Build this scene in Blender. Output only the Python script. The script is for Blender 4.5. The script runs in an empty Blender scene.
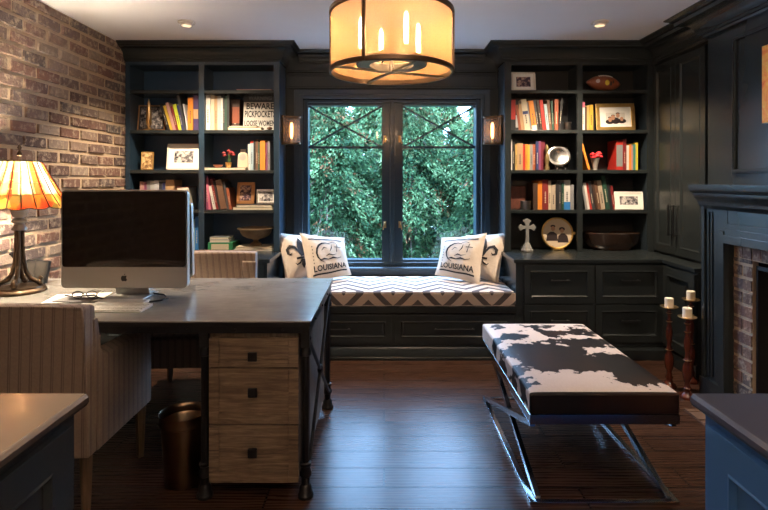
import bpy, bmesh, math, random
from mathutils import Vector, Matrix, noise
import numpy as np
PI = math.pi
R = math.radians
rnd = random.Random(11)
SC = bpy.context.scene
COL = SC.collection
H = 1.35            # eye height
F = 512.0           # focal length in pixels (768 wide)
def X(px, d): return (px - 384) * d / F          # photo column -> metres at depth d
def Z(py, d): return H - (py - 180) * d / F      # photo row -> metres at depth d

# ------------------------------------------------------------------ materials
MATS = {}
def nodes(name):
    m = bpy.data.materials.new(name); m.use_nodes = True
    nt = m.node_tree; b = nt.nodes['Principled BSDF']
    return m, nt, b
def mat(name, col=(.5, .5, .5), rough=.5, metal=0., vary=0., scale=20., bump=0., coat=0., spec=.5, trans=0., ior=1.45, sheen=0., emit=None, estr=0.):
    if name in MATS: return MATS[name]
    m, nt, b = nodes(name)
    b.inputs['Base Color'].default_value = (*col, 1)
    b.inputs['Roughness'].default_value = rough
    b.inputs['Metallic'].default_value = metal
    b.inputs['Coat Weight'].default_value = coat
    b.inputs['Coat Roughness'].default_value = .15
    b.inputs['Specular IOR Level'].default_value = spec
    b.inputs['Transmission Weight'].default_value = trans
    b.inputs['IOR'].default_value = ior
    b.inputs['Sheen Weight'].default_value = sheen
    if emit:
        b.inputs['Emission Color'].default_value = (*emit, 1)
        b.inputs['Emission Strength'].default_value = estr
    tc = nt.nodes.new('ShaderNodeTexCoord')
    nz = nt.nodes.new('ShaderNodeTexNoise'); nz.inputs['Scale'].default_value = scale
    nz.inputs['Detail'].default_value = 5
    nt.links.new(tc.outputs['Object'], nz.inputs['Vector'])
    if vary:
        mx = nt.nodes.new('ShaderNodeMix'); mx.data_type = 'RGBA'
        mx.inputs['A'].default_value = (*[max(0, c*(1-vary)) for c in col], 1)
        mx.inputs['B'].default_value = (*[min(1, c*(1+vary)) for c in col], 1)
        nt.links.new(nz.outputs['Fac'], mx.inputs['Factor'])
        nt.links.new(mx.outputs['Result'], b.inputs['Base Color'])
    if bump:
        bp = nt.nodes.new('ShaderNodeBump'); bp.inputs['Strength'].default_value = bump
        bp.inputs['Distance'].default_value = .004
        nt.links.new(nz.outputs['Fac'], bp.inputs['Height'])
        nt.links.new(bp.outputs['Normal'], b.inputs['Normal'])
    MATS[name] = m
    return m
def N(nt, t, **kw):
    n = nt.nodes.new(t)
    for k, v in kw.items(): setattr(n, k, v)
    return n
def mth(nt, op, a, b=None, c=None):
    n = nt.nodes.new('ShaderNodeMath'); n.operation = op
    for i, v in enumerate((a, b, c)):
        if v is None: continue
        if isinstance(v, (int, float)): n.inputs[i].default_value = v
        else: nt.links.new(v, n.inputs[i])
    return n.outputs[0]
def mixc(nt, f, a, b):
    n = nt.nodes.new('ShaderNodeMix'); n.data_type = 'RGBA'
    for k, v in (('Factor', f), ('A', a), ('B', b)):
        s = n.inputs[k]
        if isinstance(v, (int, float)): s.default_value = v
        elif isinstance(v, tuple): s.default_value = (*v, 1)
        else: nt.links.new(v, s)
    return n.outputs['Result']
def ramp(nt, f, stops):
    n = nt.nodes.new('ShaderNodeValToRGB')
    e = n.color_ramp.elements
    while len(e) < len(stops): e.new(.5)
    for el, (p, c) in zip(e, stops):
        el.position = p; el.color = (*c, 1)
    nt.links.new(f, n.inputs[0])
    return n.outputs[0]
def noisen(nt, vec, scale, detail=5, rough=.5, dist=0.):
    n = nt.nodes.new('ShaderNodeTexNoise'); n.inputs['Scale'].default_value = scale
    n.inputs['Detail'].default_value = detail; n.inputs['Roughness'].default_value = rough
    n.inputs['Distortion'].default_value = dist
    nt.links.new(vec, n.inputs['Vector']); return n
def mapping(nt, vec, scale=(1, 1, 1), loc=(0, 0, 0), rot=(0, 0, 0)):
    n = nt.nodes.new('ShaderNodeMapping')
    n.inputs['Scale'].default_value = scale; n.inputs['Location'].default_value = loc; n.inputs['Rotation'].default_value = rot
    nt.links.new(vec, n.inputs['Vector']); return n.outputs[0]
def bumpn(nt, b, h, s=.3, d=.004):
    n = nt.nodes.new('ShaderNodeBump'); n.inputs['Strength'].default_value = s; n.inputs['Distance'].default_value = d
    nt.links.new(h, n.inputs['Height']); nt.links.new(n.outputs[0], b.inputs['Normal'])
def coord(nt, which='Object'):
    return nt.nodes.new('ShaderNodeTexCoord').outputs[which]

PAINT = mat('slate cabinet paint', (.019, .023, .024), .27, vary=.12, scale=3, bump=.03, coat=.12, spec=.38)
PAINT_IN = mat('slate interior paint', (.018, .026, .034), .42, vary=.1, scale=3)
PAINT_DAYLIT = mat('daylit slate paint', (.018, .036, .058), .28, vary=.12, scale=3, bump=.03, coat=.2)  # slate paint with the blue of daylight put into its colour
BACK_L = mat('navy back paint', (.014, .042, .092), .42, vary=.1, scale=3)
BACK_R = mat('black brown back paint', (.012, .012, .012), .42, vary=.1, scale=3)
NAVY_DAYLIT = mat('daylit navy cabinet paint', (.050, .155, .40), .38, vary=.08, scale=3, bump=.04)  # navy paint, its blue raised to stand in for side daylight
NAVY_TOP = mat('navy counter paint', (.060, .070, .115), .35, vary=.1, scale=4)
BLACKM = mat('black iron', (.018, .018, .020), .42, .6, vary=.3, scale=30, bump=.25)
BRASS = mat('aged brass', (.62, .40, .17), .28, 1., vary=.15, scale=15)
BRONZE = mat('dark bronze', (.12, .08, .05), .38, .9, vary=.3, scale=30, bump=.15)
SILVER = mat('brushed silver', (.72, .70, .67), .22, 1., vary=.08, scale=40)
PEWTER = mat('pewter', (.38, .35, .32), .3, 1., vary=.2, scale=40)
CHROME = mat('polished steel', (.45, .48, .52), .16, 1.)
CEIL = mat('ceiling plaster', (.87, .84, .825), .9, vary=.03, scale=5, bump=.05)
GOLD = mat('gold leaf', (.75, .48, .16), .32, .9, vary=.2, scale=30, bump=.1)
WHITE = mat('white card', (.82, .79, .72), .6)
PAGES = mat('book pages', (.72, .64, .50), .8, vary=.1, scale=200)
GLASSY = mat('clear crystal', (.90, .88, .84), .10, trans=.72, ior=1.5)
CANDLEWAX = mat('ivory candle wax', (.80, .70, .56), .5)

def m_brick():
    m, nt, b = nodes('whitewashed brick'); o = coord(nt)
    at = N(nt, 'ShaderNodeAttribute', attribute_name='tone')
    tone = at.outputs['Color']
    sep = nt.nodes.new('ShaderNodeSeparateColor'); nt.links.new(tone, sep.inputs[0])
    base = ramp(nt, sep.outputs[0], [(0, (.06, .042, .04)), (.2, (.16, .065, .045)), (.4, (.20, .10, .07)), (.55, (.085, .068, .066)), (.75, (.22, .13, .09)), (1, (.34, .26, .20))])
    n1 = noisen(nt, o, 9, 6, .65); n2 = noisen(nt, o, 55, 5, .6); n3 = noisen(nt, mapping(nt, o, loc=(3, 7, 1)), 26, 6, .7)
    c = mixc(nt, mth(nt, 'MULTIPLY', n2.outputs[0], .6), base, (.07, .05, .045))
    wash = ramp(nt, mth(nt, 'ADD', mth(nt, 'MULTIPLY', n3.outputs[0], .7), mth(nt, 'MULTIPLY', n1.outputs[0], .3)), [(.50, (0, 0, 0)), (.60, (1, 1, 1))])
    c = mixc(nt, mth(nt, 'MULTIPLY', wash, .8), c, (.42, .33, .24))
    mort = mixc(nt, n2.outputs[0], (.40, .29, .19), (.56, .42, .28))
    c = mixc(nt, sep.outputs[1], c, mort)
    nt.links.new(c, b.inputs['Base Color']); b.inputs['Roughness'].default_value = .9
    bumpn(nt, b, mth(nt, 'ADD', n2.outputs[0], n3.outputs[0]), .7, .008)
    return m
BRICK = m_brick()

def m_floor():
    m, nt, b = nodes('dark oak planks'); o = coord(nt)
    br = nt.nodes.new('ShaderNodeTexBrick'); nt.links.new(o, br.inputs['Vector'])
    br.offset = .37; br.offset_frequency = 2
    br.inputs['Color1'].default_value = (0, 0, 0, 1); br.inputs['Color2'].default_value = (1, 1, 1, 1)
    br.inputs['Mortar'].default_value = (.5, .5, .5, 1)
    br.inputs['Scale'].default_value = 1; br.inputs['Brick Width'].default_value = 1.35
    br.inputs['Row Height'].default_value = .150; br.inputs['Mortar Size'].default_value = .0048; br.inputs['Mortar Smooth'].default_value = .3
    g = noisen(nt, mapping(nt, o, (1.1, 8, 1)), 2.4, 5, .55, 1.6)
    rings = N(nt, 'ShaderNodeTexWave', wave_type='RINGS')
    dv = nt.nodes.new('ShaderNodeVectorMath'); dv.operation = 'ADD'
    nt.links.new(mapping(nt, o, (.9, 7, 1)), dv.inputs[0]); nt.links.new(br.outputs['Color'], dv.inputs[1])
    nt.links.new(dv.outputs[0], rings.inputs['Vector'])
    rings.inputs['Scale'].default_value = 2.2; rings.inputs['Distortion'].default_value = 9; rings.inputs['Detail'].default_value = 3; rings.inputs['Detail Scale'].default_value = .8
    gg = mth(nt, 'ADD', mth(nt, 'MULTIPLY', g.outputs[0], .6), mth(nt, 'MULTIPLY', rings.outputs[1], .4))
    c1 = ramp(nt, gg, [(.25, (.030, .014, .009)), (.55, (.050, .023, .014)), (.85, (.076, .036, .020))])
    c = mixc(nt, mth(nt, 'MULTIPLY', br.outputs['Color'], .45), c1, (.020, .011, .009))
    c = mixc(nt, br.outputs['Fac'], c, (.006, .004, .003))
    nt.links.new(c, b.inputs['Base Color'])
    rr = mth(nt, 'ADD', mth(nt, 'MULTIPLY', gg, .06), .25)
    nt.links.new(rr, b.inputs['Roughness'])
    b.inputs['Coat Weight'].default_value = .0; b.inputs['Specular IOR Level'].default_value = .17
    hh = mth(nt, 'SUBTRACT', mth(nt, 'ADD', mth(nt, 'MULTIPLY', gg, .12), mth(nt, 'MULTIPLY', br.outputs['Color'], .15)), mth(nt, 'MULTIPLY', br.outputs['Fac'], 2.2))
    bumpn(nt, b, hh, .14, .003)
    return m
FLOOR = m_floor()

def m_wood(name, dark, mid, lite, axis=0, rough=.6, scale=1.):
    m, nt, b = nodes(name); o = coord(nt)
    s = [18, 18, 18]; s[axis] = 1.5
    g = noisen(nt, mapping(nt, o, tuple(v*scale for v in s)), 2.2, 8, .65, 1.0)
    w = noisen(nt, o, 4*scale, 4)
    f = mth(nt, 'ADD', mth(nt, 'MULTIPLY', g.outputs[0], .75), mth(nt, 'MULTIPLY', w.outputs[0], .25))
    nt.links.new(ramp(nt, f, [(.33, dark), (.5, mid), (.66, lite)]), b.inputs['Base Color'])
    b.inputs['Roughness'].default_value = rough
    bumpn(nt, b, f, .5, .004)
    return m
RECLAIM = m_wood('reclaimed oak boards', (.070, .044, .027), (.19, .130, .080), (.34, .25, .165), 0, .6, 1.5)
RECLAIM_V = m_wood('reclaimed upright boards', (.06, .036, .022), (.15, .10, .06), (.26, .19, .12), 2, .6, 1.4)
RECLAIM_Y = m_wood('weathered side boards', (.05, .045, .042), (.14, .12, .11), (.26, .23, .21), 2)
LEGWOOD = m_wood('brown chair leg wood', (.06, .038, .022), (.13, .08, .045), (.2, .13, .08), 2)
REDWOOD = mat('amber lacquered wood', (.085, .018, .008), .22, vary=.5, scale=25, coat=.6)

def m_top(name, a, bcol, rough, metal):
    m, nt, b = nodes(name); o = coord(nt)
    n1 = noisen(nt, o, 3.5, 6, .6); n2 = noisen(nt, mapping(nt, o, (1, 6, 1)), 14, 5)
    f = mth(nt, 'ADD', mth(nt, 'MULTIPLY', n1.outputs[0], .7), mth(nt, 'MULTIPLY', n2.outputs[0], .3))
    nt.links.new(ramp(nt, f, [(.35, a), (.65, bcol)]), b.inputs['Base Color'])
    b.inputs['Metallic'].default_value = metal
    nt.links.new(mth(nt, 'ADD', mth(nt, 'MULTIPLY', f, .2), rough-.1), b.inputs['Roughness'])
    bumpn(nt, b, n2.outputs[0], .06)
    return m
ZINC = m_top('zinc desktop', (.24, .225, .205), (.37, .35, .32), .24, .3)
DARKTOP = m_top('dark polished counter', (.045, .034, .027), (.07, .052, .04), .2, .0)

def m_linen():
    m, nt, b = nodes('striped linen'); o = coord(nt)
    sp = nt.nodes.new('ShaderNodeSeparateXYZ'); nt.links.new(o, sp.inputs[0])
    s = mth(nt, 'ADD', sp.outputs[0], sp.outputs[1])
    fr = mth(nt, 'FRACT', mth(nt, 'MULTIPLY', s, 1/.042))
    l1 = mth(nt, 'LESS_THAN', mth(nt, 'ABSOLUTE', mth(nt, 'SUBTRACT', fr, .5)), .065)
    l2 = mth(nt, 'LESS_THAN', mth(nt, 'ABSOLUTE', mth(nt, 'SUBTRACT', fr, .68)), .04)
    l = mth(nt, 'MULTIPLY', mth(nt, 'MAXIMUM', l1, l2), .85)
    n = noisen(nt, o, 90, 4); n2 = noisen(nt, o, 6, 3)
    base = mixc(nt, n.outputs[0], (.21, .150, .110), (.31, .230, .170))
    nt.links.new(mixc(nt, l, base, (.13, .085, .065)), b.inputs['Base Color'])
    b.inputs['Roughness'].default_value = .95; b.inputs['Sheen Weight'].default_value = .2
    bumpn(nt, b, mth(nt, 'ADD', n.outputs[0], mth(nt, 'MULTIPLY', n2.outputs[0], 4)), .35, .006)
    return m
LINEN = m_linen()

def m_chevron():
    m, nt, b = nodes('chevron upholstery'); o = coord(nt)
    sp = nt.nodes.new('ShaderNodeSeparateXYZ'); nt.links.new(o, sp.inputs[0])
    per = .37
    t = mth(nt, 'PINGPONG', sp.outputs[0], per/2)          # 0..per/2 triangle
    v = mth(nt, 'SUBTRACT', sp.outputs[1], sp.outputs[2])    # runs on over the front edge
    n = noisen(nt, o, 120, 3)
    w = mth(nt, 'ADD', mth(nt, 'ADD', v, t), mth(nt, 'MULTIPLY', n.outputs[0], .004))
    fr = mth(nt, 'FRACT', mth(nt, 'MULTIPLY', w, 1/.135))
    k = mth(nt, 'LESS_THAN', fr, .42)
    nt.links.new(mixc(nt, k, (.60, .46, .36), (.095, .075, .07)), b.inputs['Base Color'])
    b.inputs['Roughness'].default_value = .9
    bumpn(nt, b, n.outputs[0], .3)
    return m
CHEVRON = m_chevron()

def m_cow():
    m, nt, b = nodes('cowhide'); o = coord(nt)
    sp = nt.nodes.new('ShaderNodeSeparateXYZ'); nt.links.new(o, sp.inputs[0])
    x, y, z = sp.outputs
    n = noisen(nt, o, 7, 5, .6); n2 = noisen(nt, mapping(nt, o, loc=(4, 2, 9)), 19, 5, .6)
    d = mth(nt, 'ADD', mth(nt, 'MULTIPLY', mth(nt, 'SUBTRACT', n.outputs[0], .5), .22), mth(nt, 'MULTIPLY', mth(nt, 'SUBTRACT', n2.outputs[0], .5), .22))
    def blob(cx, cy, rx, ry, top=True):
        a = mth(nt, 'DIVIDE', mth(nt, 'SUBTRACT', x, cx), rx); c = mth(nt, 'DIVIDE', mth(nt, 'SUBTRACT', y, cy), ry)
        r = mth(nt, 'SQRT', mth(nt, 'ADD', mth(nt, 'MULTIPLY', a, a), mth(nt, 'MULTIPLY', c, c)))
        return mth(nt, 'SUBTRACT', mth(nt, 'MULTIPLY', mth(nt, 'SUBTRACT', 1, r), min(rx, ry)), 0)
    f = None
    # local: x 0..0.62, y 0 (near) .. 1.035 (far)
    for q in [(.20, .50, .24, .13), (.26, .34, .25, .13), (.50, .32, .26, .14), (.60, .20, .22, .14), (.47, .62, .20, .08), (.40, .80, .15, .06), (.52, .86, .07, .05), (.11, .74, .10, .055), (.10, .92, .05, .03),
              (.34, .93, .08, .025), (.20, .84, .03, .02), (.57, .95, .03, .02), (-.005, .46, .04, .035), (-.005, .28, .03, .05), (-.005, .66, .03, .03), (-.005, .10, .03, .04)]:
        k = blob(*q); f = k if f is None else mth(nt, 'MAXIMUM', f, k)
    top = mth(nt, 'GREATER_THAN', mth(nt, 'ADD', f, mth(nt, 'MULTIPLY', d, .85)), 0)
    front = mth(nt, 'LESS_THAN', y, .012)
    lowf = mth(nt, 'LESS_THAN', z, .0925)
    fr = mth(nt, 'MULTIPLY', front, lowf)
    k = mth(nt, 'MAXIMUM', top, fr)
    nb = noisen(nt, o, 3, 3)
    hair = noisen(nt, mapping(nt, o, (60, 14, 60)), 4, 6, .7)
    dark = mixc(nt, ramp(nt, nb.outputs[0], [(.45, (0, 0, 0)), (.65, (1, 1, 1))]), (.006, .0055, .0065), (.020, .009, .006))
    lite = mixc(nt, hair.outputs[0], (.50, .39, .34), (.68, .58, .52))
    nt.links.new(mixc(nt, k, lite, dark), b.inputs['Base Color'])
    b.inputs['Roughness'].default_value = .46; b.inputs['Specular IOR Level'].default_value = .14
    bumpn(nt, b, hair.outputs[0], .35, .003)
    return m
COW = m_cow()

def m_leaf():
    m, nt, b = nodes('evergreen foliage'); 
    at = N(nt, 'ShaderNodeAttribute', attribute_name='tone')
    sep = nt.nodes.new('ShaderNodeSeparateColor'); nt.links.new(at.outputs['Color'], sep.inputs[0])
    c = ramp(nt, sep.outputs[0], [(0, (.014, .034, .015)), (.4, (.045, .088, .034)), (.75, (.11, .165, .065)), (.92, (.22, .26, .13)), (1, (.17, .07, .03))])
    nt.links.new(c, b.inputs['Base Color']); b.inputs['Roughness'].default_value = .6; b.inputs['Specular IOR Level'].default_value = .06
    tr = nt.nodes.new('ShaderNodeBsdfTranslucent'); nt.links.new(c, tr.inputs[0])
    mx = nt.nodes.new('ShaderNodeMixShader'); mx.inputs[0].default_value = .35
    nt.links.new(b.outputs[0], mx.inputs[1]); nt.links.new(tr.outputs[0], mx.inputs[2])
    nt.links.new(mx.outputs[0], nt.nodes['Material Output'].inputs[0])
    return m
LEAF = m_leaf()
BARK = mat('brown bark', (.10, .065, .045), .9, vary=.4, scale=12, bump=.6)
BOUNCE_GROUND = mat('pale bounce ground', (.26, .25, .24), .95, vary=.5, scale=3, bump=.4)  # unseen ground, made pale so it bounces skylight onto the ceiling

def m_pane():
    m, nt, b = nodes('window glass')
    nt.nodes.remove(b)
    t = nt.nodes.new('ShaderNodeBsdfTransparent'); t.inputs[0].default_value = (.93, .97, .96, 1)
    g = nt.nodes.new('ShaderNodeBsdfGlossy'); g.inputs['Roughness'].default_value = .01
    ge = nt.nodes.new('ShaderNodeNewGeometry'); dt = nt.nodes.new('ShaderNodeVectorMath'); dt.operation = 'DOT_PRODUCT'
    nt.links.new(ge.outputs['Incoming'], dt.inputs[0]); nt.links.new(ge.outputs['Normal'], dt.inputs[1])
    k = mth(nt, 'POWER', mth(nt, 'SUBTRACT', 1, mth(nt, 'ABSOLUTE', dt.outputs['Value'])), 5)
    mx = nt.nodes.new('ShaderNodeMixShader'); nt.links.new(mth(nt, 'ADD', mth(nt, 'MULTIPLY', k, .96), .04), mx.inputs[0])
    nt.links.new(t.outputs[0], mx.inputs[1]); nt.links.new(g.outputs[0], mx.inputs[2])
    nt.links.new(mx.outputs[0], nt.nodes['Material Output'].inputs[0])
    return m
PANE = m_pane()

def m_sheer(name, col, tfac, gl=0.):
    m, nt, b = nodes(name); nt.nodes.remove(b)
    t = nt.nodes.new('ShaderNodeBsdfTransparent'); t.inputs[0].default_value = (1, .93, .82, 1)
    l = nt.nodes.new('ShaderNodeBsdfTranslucent'); l.inputs[0].default_value = (*col, 1)
    d = nt.nodes.new('ShaderNodeBsdfDiffuse'); d.inputs[0].default_value = (*col, 1)
    m1 = nt.nodes.new('ShaderNodeMixShader'); m1.inputs[0].default_value = .58
    nt.links.new(l.outputs[0], m1.inputs[1]); nt.links.new(d.outputs[0], m1.inputs[2])
    m2 = nt.nodes.new('ShaderNodeMixShader'); m2.inputs[0].default_value = tfac
    nt.links.new(m1.outputs[0], m2.inputs[1]); nt.links.new(t.outputs[0], m2.inputs[2])
    o = coord(nt)
    sp = nt.nodes.new('ShaderNodeSeparateXYZ'); nt.links.new(o, sp.inputs[0])
    nz = noisen(nt, mapping(nt, o, (60, 60, 60)), 4, 2)
    nt.links.new(mth(nt, 'ADD', mth(nt, 'MULTIPLY', nz.outputs[0], .15), tfac-.07), m2.inputs[0])
    nt.links.new(m2.outputs[0], nt.nodes['Material Output'].inputs[0])
    return m
ORGANZA = m_sheer('sheer organza', (.62, .35, .165), .40)
FROST = m_sheer('frosted sconce mesh', (.42, .31, .26), .62)

def m_stained():
    m, nt, b = nodes('stained glass'); nt.nodes.remove(b); o = coord(nt)
    sp = nt.nodes.new('ShaderNodeSeparateXYZ'); nt.links.new(o, sp.inputs[0])
    x, y, z = sp.outputs
    ang = mth(nt, 'ADD', mth(nt, 'DIVIDE', mth(nt, 'ARCTAN2', y, x), 2*PI), .5)
    a = mth(nt, 'MULTIPLY', ang, 32)
    fr = mth(nt, 'FRACT', a); cell = mth(nt, 'FLOOR', a)
    w = nt.nodes.new('ShaderNodeTexWhiteNoise'); w.noise_dimensions = '1D'; nt.links.new(cell, w.inputs['W'])
    pane = ramp(nt, w.outputs['Value'], [(0, (.98, .88, .62)), (.45, (.98, .80, .46)), (.60, (.92, .55, .30)), (.78, (.75, .28, .12)), (.9, (.60, .75, .80)), (1, (.98, .92, .75))])
    pane.node.color_ramp.interpolation = 'CONSTANT'
    # red jewel column in every fourth pane pair
    big = mth(nt, 'FRACT', mth(nt, 'MULTIPLY', ang, 8))
    jew = mth(nt, 'LESS_THAN', mth(nt, 'ABSOLUTE', mth(nt, 'SUBTRACT', big, .5)), .075)
    jz = mth(nt, 'FRACT', mth(nt, 'MULTIPLY', z, 1/.045))
    jew = mth(nt, 'MULTIPLY', jew, mth(nt, 'GREATER_THAN', jz, .18))
    c = mixc(nt, jew, pane, (.72, .17, .05))
    band = mth(nt, 'LESS_THAN', z, .062)
    v = nt.nodes.new('ShaderNodeTexVoronoi'); v.inputs['Scale'].default_value = 1
    cb = nt.nodes.new('ShaderNodeCombineXYZ'); nt.links.new(mth(nt, 'MULTIPLY', ang, 26), cb.inputs[0]); nt.links.new(mth(nt, 'MULTIPLY', z, 18), cb.inputs[1])
    nt.links.new(cb.outputs[0], v.inputs['Vector'])
    sc = nt.nodes.new('ShaderNodeSeparateColor'); nt.links.new(v.outputs['Color'], sc.inputs[0])
    bc = ramp(nt, sc.outputs[0], [(0, (.70, .12, .04)), (.35, (.90, .34, .08)), (.6, (.95, .70, .30)), (.8, (.80, .22, .08)), (.92, (.40, .35, .12))])
    bc.node.color_ramp.interpolation = 'CONSTANT'
    c = mixc(nt, band, c, bc)
    n = noisen(nt, o, 30, 3)
    c = mixc(nt, mth(nt, 'MULTIPLY', n.outputs[0], .25), c, (.9, .6, .3))
    gm = nt.nodes.new('ShaderNodeGamma'); gm.inputs[1].default_value = 2.0; nt.links.new(c, gm.inputs[0])
    c = mixc(nt, .76, gm.outputs[0], (.012, .004, .001))
    l = nt.nodes.new('ShaderNodeBsdfTranslucent'); nt.links.new(c, l.inputs[0])
    t = nt.nodes.new('ShaderNodeBsdfTransparent'); nt.links.new(c, t.inputs[0])
    g = nt.nodes.new('ShaderNodeBsdfGlossy'); g.inputs['Roughness'].default_value = .15
    m1 = nt.nodes.new('ShaderNodeMixShader'); m1.inputs[0].default_value = .12
    nt.links.new(l.outputs[0], m1.inputs[1]); nt.links.new(t.outputs[0], m1.inputs[2])
    m2 = nt.nodes.new('ShaderNodeMixShader'); m2.inputs[0].default_value = .05
    nt.links.new(m1.outputs[0], m2.inputs[1]); nt.links.new(g.outputs[0], m2.inputs[2])
    nt.links.new(m2.outputs[0], nt.nodes['Material Output'].inputs[0])
    return m
STAINED = m_stained()

def m_photo(name, a, bb, c, scale=30):
    if name in MATS: return MATS[name]
    m, nt, b = nodes(name); o = coord(nt)
    n = noisen(nt, o, scale, 4, .6)
    nt.links.new(ramp(nt, n.outputs[0], [(.38, a), (.5, bb), (.6, c)]), b.inputs['Base Color'])
    b.inputs['Roughness'].default_value = .25
    MATS[name] = m; return m
PH_BW = m_photo('black and white print', (.03, .03, .035), (.22, .2, .2), (.6, .56, .52), 40)
PH_SEPIA = m_photo('sepia print', (.10, .05, .02), (.38, .22, .09), (.75, .52, .25), 40)
PH_DARK = m_photo('dark colour print', (.02, .015, .02), (.08, .04, .06), (.42, .28, .22), 45)

# ------------------------------------------------------------------ mesh builder
class MB:
    def __init__(s): s.v = []; s.f = []; s.t = []
    def add(s, vs, fs, tone=None, M=None):
        k = len(s.v)
        for p in vs: s.v.append(tuple(M @ Vector(p)) if M is not None else tuple(p))
        for f in fs:
            s.f.append(tuple(i + k for i in f)); s.t.append(tone)
        return s
    def box(s, x0, x1, y0, y1, z0, z1, tone=None, M=None):
        v = [(x, y, z) for x in (x0, x1) for y in (y0, y1) for z in (z0, z1)]
        f = [(0, 1, 3, 2), (4, 6, 7, 5), (0, 4, 5, 1), (2, 3, 7, 6), (0, 2, 6, 4), (1, 5, 7, 3)]
        return s.add(v, f, tone, M)
    def prism(s, poly, axis, a, b, M=None, tone=None):
        """poly of 2-D points in the two other axes (in xyz order), extruded along axis from a to b"""
        n = len(poly); v = []
        for w in (a, b):
            for p in poly:
                q = list(p); q.insert(axis, w); v.append(tuple(q))
        f = [tuple(range(n))[::-1], tuple(range(n, 2*n))]
        f += [(i, (i+1) % n, n + (i+1) % n, n + i) for i in range(n)]
        return s.add(v, f, tone, M)
    def lathe(s, prof, c=(0, 0, 0), seg=24, closed=False, M=None, a0=0, a1=2*PI):
        """prof: list of (r,z). Capped where r>0 at the ends unless closed (profile loop)"""
        v = []; f = []; full = abs(a1 - a0 - 2*PI) < 1e-6
        ns = seg if full else seg + 1
        for r, z in prof:
            for i in range(ns):
                a = a0 + (a1-a0)*i/seg
                v.append((c[0]+r*math.cos(a), c[1]+r*math.sin(a), c[2]+z))
        m = len(prof)
        for j in range(m if closed else m-1):
            j2 = (j+1) % m
            for i in range(seg):
                i2 = (i+1) % ns
                f.append((j*ns+i, j*ns+i2, j2*ns+i2, j2*ns+i))
        if not closed and full:
            if prof[0][0] > 1e-5: f.append(tuple(range(ns))[::-1])
            if prof[-1][0] > 1e-5: f.append(tuple((m-1)*ns+i for i in range(ns)))
        return s.add(v, f, None, M)
    def cyl(s, c, r, h, seg=20, r2=None, M=None):
        return s.lathe([(r, 0), (r if r2 is None else r2, h)], c, seg, M=M)
    def tube(s, pts, r, seg=8, closed=False, M=None, flat=1.):
        pts = [Vector(p) for p in pts]; n = len(pts); v = []; f = []
        rr = r if isinstance(r, (list, tuple)) else [r]*n
        up = None
        for i, p in enumerate(pts):
            if closed: t = pts[(i+1) % n] - pts[i-1]
            else: t = pts[min(i+1, n-1)] - pts[max(i-1, 0)]
            t.normalize()
            if up is None:
                up = Vector((0, 0, 1)) if abs(t.z) < .9 else Vector((0, 1, 0))
            s1 = t.cross(up).normalized(); up = s1.cross(t).normalized()
            for k in range(seg):
                a = 2*PI*(k+.5)/seg
                v.append(tuple(p + s1*math.cos(a)*rr[i] + up*math.sin(a)*rr[i]*flat))
        for i in range(n if closed else n-1):
            i2 = (i+1) % n
            for k in range(seg):
                f.append((i*seg+k, i*seg+(k+1) % seg, i2*seg+(k+1) % seg, i2*seg+k))
        if not closed:
            f.append(tuple(range(seg))[::-1]); f.append(tuple((n-1)*seg+k for k in range(seg)))
        return s.add(v, f, None, M)
    def bar(s, a, b, w, t, up=(0, 0, 1), M=None):
        """rectangular bar from a to b, width w across, thickness t along up"""
        a = Vector(a); b = Vector(b); d = (b-a).normalized(); u = Vector(up)
        sd = d.cross(u).normalized(); u = sd.cross(d).normalized(); v = []
        for p in (a, b):
            for i, j in ((-1, -1), (1, -1), (1, 1), (-1, 1)): v.append(tuple(p + sd*i*w/2 + u*j*t/2))
        return s.add(v, [(3, 2, 1, 0), (4, 5, 6, 7), (0, 1, 5, 4), (1, 2, 6, 5), (2, 3, 7, 6), (3, 0, 4, 7)], None, M)
    def sphere(s, c, r, seg=16, rings=10, sc=(1, 1, 1), M=None):
        v = []; f = []
        for j in range(rings+1):
            th = PI*j/rings
            for i in range(seg):
                a = 2*PI*i/seg
                v.append((c[0]+sc[0]*r*math.sin(th)*math.cos(a), c[1]+sc[1]*r*math.sin(th)*math.sin(a), c[2]+sc[2]*r*math.cos(th)))
        for j in range(rings):
            for i in range(seg):
                f.append((j*seg+i, (j+1)*seg+i, (j+1)*seg+(i+1) % seg, j*seg+(i+1) % seg))
        return s.add(v, f, None, M)
    def disc(s, c, rx, rz, seg=20, t=.001, M=None):
        """thin disc facing -Y (in xz plane)"""
        poly = [(c[0]+rx*math.cos(2*PI*i/seg), c[2]+rz*math.sin(2*PI*i/seg)) for i in range(seg)]
        return s.prism(poly, 1, c[1]-t, c[1], M)
    def build(s, name, m, parent=None, smooth=False, bevel=0., seg=2, angle=40, loc=None, kind=None):
        me = bpy.data.meshes.new(name); me.from_pydata(s.v, [], s.f)
        if any(t is not None for t in s.t):
            ca = me.color_attributes.new('tone', 'FLOAT_COLOR', 'CORNER')
            li = 0
            for p, t in zip(me.polygons, s.t):
                for _ in p.loop_indices:
                    ca.data[li].color = (*(t or (0, 0, 0)), 1); li += 1
        bm = bmesh.new(); bm.from_mesh(me)
        bmesh.ops.remove_doubles(bm, verts=bm.verts, dist=1e-6)
        bmesh.ops.recalc_face_normals(bm, faces=bm.faces)
        bm.to_mesh(me); bm.free()
        me.materials.append(m)
        o = bpy.data.objects.new(name, me); COL.objects.link(o)
        if loc is not None: o.location = loc
        if parent is not None: o.parent = parent
        if bevel:
            b = o.modifiers.new('bevel', 'BEVEL'); b.width = bevel; b.segments = seg; b.limit_method = 'ANGLE'; b.angle_limit = R(40); b.harden_normals = False
        if smooth:
            for p in me.polygons: p.use_smooth = True
            try: me.set_sharp_from_angle(angle=R(angle))
            except Exception: pass
        if kind: o['kind'] = kind
        return o

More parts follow.
